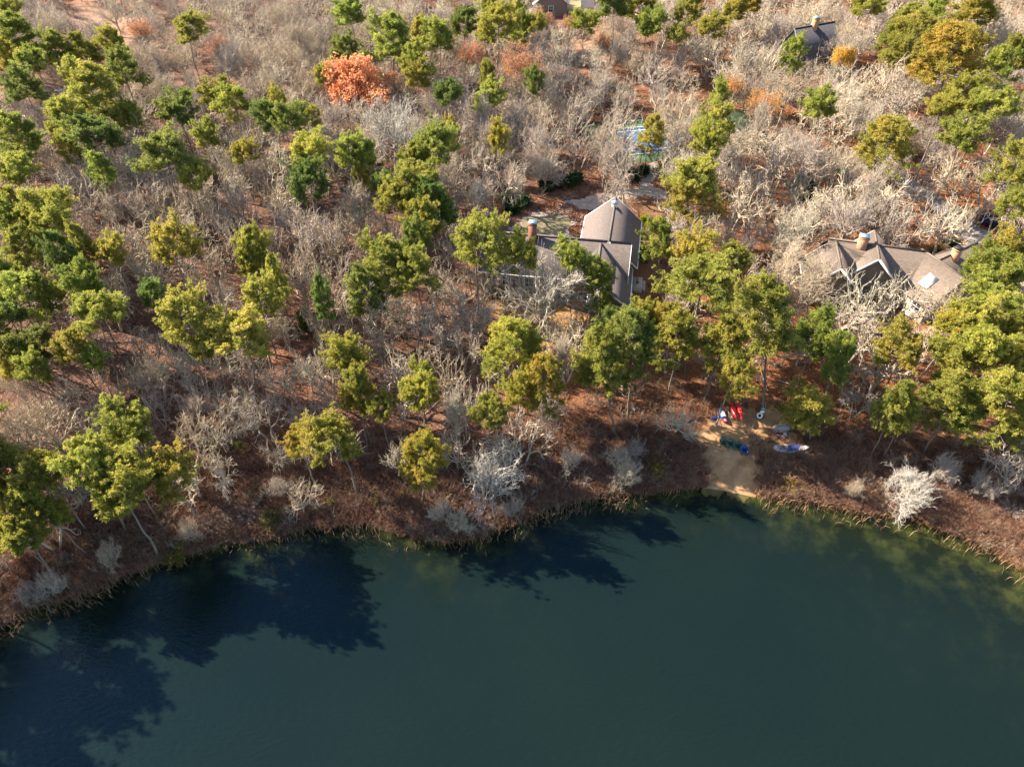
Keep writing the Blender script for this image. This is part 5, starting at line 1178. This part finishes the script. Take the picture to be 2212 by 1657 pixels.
t = thing('blue_bucket', 'small blue bucket beside the stone heap', 'bucket', gat(1553, 184)); B().tube((0, 0, 0), (0, 0, .42), .18, .24, 12).part('pail', BLUEP, t); ring(B(), 0, 0, .43, .24, .24, .02).part('rim', WHITE, t)
# car half hidden by trees on the asphalt drive
def car(loc, rz, paint, label):
    t = thing('parked_car', label, 'car', loc, rz)
    prof = [(-2.2, .35), (-2.25, .75), (-2.1, .95), (-1.35, 1.0), (1.05, 1.0), (2.05, .86), (2.25, .62), (2.2, .35)]
    def loft(prof, w0, w1, zmid):
        k = len(prof); V = [(x, s * (w0 if z < zmid else w1), z) for s in (-1, 1) for x, z in prof]
        b = B(); b.add(V, [(i, (i + 1) % k, k + (i + 1) % k, k + i) for i in range(k)])
        for s in (0, 1):
            c0 = [k * s + i for i in range(k)]; cx_ = np.mean(np.array(V)[c0], 0); b.add(np.vstack([np.array(V)[c0], [cx_]]), t=[((i, (i + 1) % k, k) if s else ((i + 1) % k, i, k)) for i in range(k)])
        return b
    loft(prof, .90, .86, .8).part('body', paint, t)
    loft([(-1.75, 1.0), (-1.2, 1.46), (.15, 1.47), (.95, 1.0)], .80, .64, 1.2).part('cabin', GLASS, t)
    B().add([(x, y, z) for z in (1.462, 1.51) for x, y in ((-1.18, -.66), (.16, -.66), (.16, .66), (-1.18, .66))], [(3, 2, 1, 0), (4, 5, 6, 7), (0, 1, 5, 4), (1, 2, 6, 5), (2, 3, 7, 6), (3, 0, 4, 7)]).part('roof', paint, t)
    for s in (-1, 1):
        for p, q in (((.97, .80, 1.0), (.15, .65, 1.48)), ((-.5, .82, 1.0), (-.5, .66, 1.48)), ((-1.77, .80, 1.0), (-1.2, .65, 1.48))): B().bar((p[0], s * p[1], p[2]), (q[0], s * q[1], q[2]), .07).part('pillar', paint, t)
        for x in (-1.38, 1.38):
            wh_ = B().tube((x, s * .74, .33), (x, s * .93, .33), .33, .33, 18).part('wheel', RUBBER, t); B().tube((x, s * .925, .33), (x, s * .94, .33), .2, .2, 12).part('rim', GREYMETAL, wh_)
        B().box(2.16, 2.26, s * .62 - .14, s * .62 + .14, .62, .74).part('headlight', WHITE, t); B().box(-2.27, -2.18, s * .64 - .13, s * .64 + .13, .7, .84).part('tail_light', REDP, t)
        B().box(.55, .75, s * .95 - .08, s * .95 + .08, .98, 1.1).part('mirror', paint, t)
    return t
car(gat(1906, 268), math.radians(-35), SILVER, 'silver car half hidden by bare branches on the asphalt driveway')
# dark trailer beside a trunk by the drive
pt = gat(2137, 487); t = thing('utility_trailer', 'dark boxy utility trailer parked under trees by the driveway', 'trailer', pt, math.radians(-4))
B().box(-1.5, 1.5, -.7, .7, .45, .55).part('bed', DKMETAL, t)
for y in (-.72, .72): B().box(-1.5, 1.5, y - .03, y + .03, .45, 1.3).part('side_panel', NAVY, t)
for x in (-1.52, 1.52): B().box(x - .03, x + .03, -.68, .68, .45, 1.3).part('end_panel', NAVY, t)
for y in (-.86, .86): B().tube((0, y - .08, .33), (0, y + .08, .33), .33, .33, 14).part('wheel', RUBBER, t)
B().bar((1.5, 0, .5), (2.6, 0, .45), .09).part('drawbar', DKMETAL, t)
# patio furniture by the tan-roofed house
t = thing('patio_parasol', 'closed white parasol on the patio of the tan-roofed house', 'parasol', gat(1921, 668)); B().tube((0, 0, 0), (0, 0, 2.5), .03, .03, 8).part('pole', GREYMETAL, t); B().tube((0, 0, 1.0), (0, 0, 2.4), .22, .06, 10).part('canopy', WHITE, t); B().tube((0, 0, 0), (0, 0, .1), .3, .28, 12).part('base', STONE, t)
t = thing('patio_steps', 'white patio steps by the gable of the tan-roofed house', 'steps', gat(1975, 672), math.radians(-15))
for i in range(4): B().box(-1.2, 1.2, -.3 * (i + 1), -.3 * i, -.3, .68 - i * .17).part('step', HULLW, t)

# ------------------------------------------------------------------ the person on the dirt track
SKIN = M('skin', (.42, .25, .17), (.47, .29, .20), 6, .6); KHAKI = M('khaki_jacket', (.34, .27, .19), (.43, .35, .26), 8, .9, .2)
JEANS = M('blue_jeans', (.018, .045, .17), (.035, .075, .24), 9, .9, .2); SHOE = M('pale_shoe', (.5, .48, .45), (.6, .58, .54), 6, .7); HAIR = M('grey_brown_hair', (.16, .12, .09), (.24, .19, .15), 12, .7)
def person(loc, rz, ht, label):
    J = {}; E = []
    def j(n_, x, y, z, r, par=None):
        J[n_] = (len(J), (x, y, z), r)
        if par: E.append((J[par][0], J[n_][0]))
    j('pelvis', 0, 0, .95, .135); j('waist', 0, .0, 1.08, .125, 'pelvis'); j('chest', 0, .01, 1.28, .155, 'waist'); j('collar', 0, .0, 1.43, .10, 'chest'); j('neck', 0, 0, 1.50, .055, 'collar')
    j('skull', 0, -.01, 1.60, .088, 'neck'); j('crown', 0, .0, 1.68, .080, 'skull'); j('nose', 0, -.105, 1.595, .016, 'skull')
    for s, q in ((1, 'l'), (-1, 'r')):
        j('sh' + q, s * .17, 0, 1.40, .072, 'collar'); j('el' + q, s * .25, .02, 1.13, .050, 'sh' + q); j('wr' + q, s * .24, -.08, .90, .034, 'el' + q); j('pa' + q, s * .235, -.10, .83, .034, 'wr' + q)
        for i, (dx, l_) in enumerate(((-.028, .072), (-.010, .082), (.010, .078), (.028, .062))):
            j(f'k{i}{q}', s * .235 + dx, -.115, .79, .0105, 'pa' + q); j(f'f{i}{q}', s * .235 + dx, -.105, .79 - l_, .008, f'k{i}{q}')
        j('t0' + q, s * .20, -.13, .84, .011, 'pa' + q); j('t1' + q, s * .195, -.15, .795, .009, 't0' + q)
        j('hi' + q, s * .09, 0, .88, .105, 'pelvis'); j('kn' + q, s * .11, -.015, .50, .066, 'hi' + q); j('an' + q, s * .12, .02, .10, .045, 'kn' + q); j('ba' + q, s * .13, -.06, .045, .042, 'an' + q); j('to' + q, s * .135, -.15, .035, .033, 'ba' + q)
        j('ea' + q, s * .088, .005, 1.60, .016, 'skull')
    me = bpy.data.meshes.new('body'); me.from_pydata([v[1] for v in J.values()], E, [])
    t = thing('person', label, 'person', loc, rz); o = link('body', me, t)
    md = o.modifiers.new('skin', 'SKIN'); md.use_smooth_shade = True
    for i, v in enumerate(J.values()):
        sv = me.skin_vertices[0].data[i]; sv.radius = (v[2], v[2] * (.78 if 2 > i > 0 or i == 2 else 1)); sv.use_root = (i == 0)
    sb = o.modifiers.new('smooth', 'SUBSURF'); sb.levels = 1; sb.render_levels = 1
    dg = bpy.context.evaluated_depsgraph_get(); ev = o.evaluated_get(dg); nm_ = bpy.data.meshes.new_from_object(ev); o.modifiers.clear(); o.data = nm_
    nm_.materials.clear()
    for m_ in (SKIN, KHAKI, JEANS, SHOE): nm_.materials.append(m_)
    for p in nm_.polygons:
        c_ = p.center; p.material_index = 3 if c_.z < .085 else (2 if c_.z < .98 and abs(c_.x) < .2 and not (c_.y < -.06 and abs(c_.x) > .185) else (1 if c_.z < 1.465 and c_.z > .90 else 0))
    g = np.random.default_rng(5); bm = bmesh.new(); bmesh.ops.create_icosphere(bm, subdivisions=3, radius=.103)
    bmesh.ops.delete(bm, geom=[q for q in bm.verts if q.co.y < -.045 and q.co.z < .035 or q.co.z < -.06], context='VERTS')
    for q in bm.verts: q.co = q.co * (1 + .05 * math.sin(30 * q.co.x) * math.sin(28 * q.co.z)) + Vector((0, .008, 1.655))
    hm = bpy.data.meshes.new('hair'); bm.to_mesh(hm); bm.free(); hm.materials.append(HAIR); link('hair', hm, t)
    for s in (-1, 1):
        B().box(s * .034 - .012, s * .034 + .012, -.103, -.092, 1.612, 1.624).part('eye', DKMETAL, t)
    B().box(-.025, .025, -.098, -.088, 1.552, 1.560).part('mouth', REDP, t)
    B().tube((0, 0, 1.455), (0, 0, 1.495), .078, .066, 14).part('jacket_collar', KHAKI, t)
    t.scale = (ht / 1.76,) * 3
    return t
pp_ = gat(1375.5, 620.5); person((pp_[0], pp_[1], gz(pp_[0], pp_[1]) + .04), math.radians(8), 1.7, 'person in khaki jacket and blue jeans standing on the dirt track')
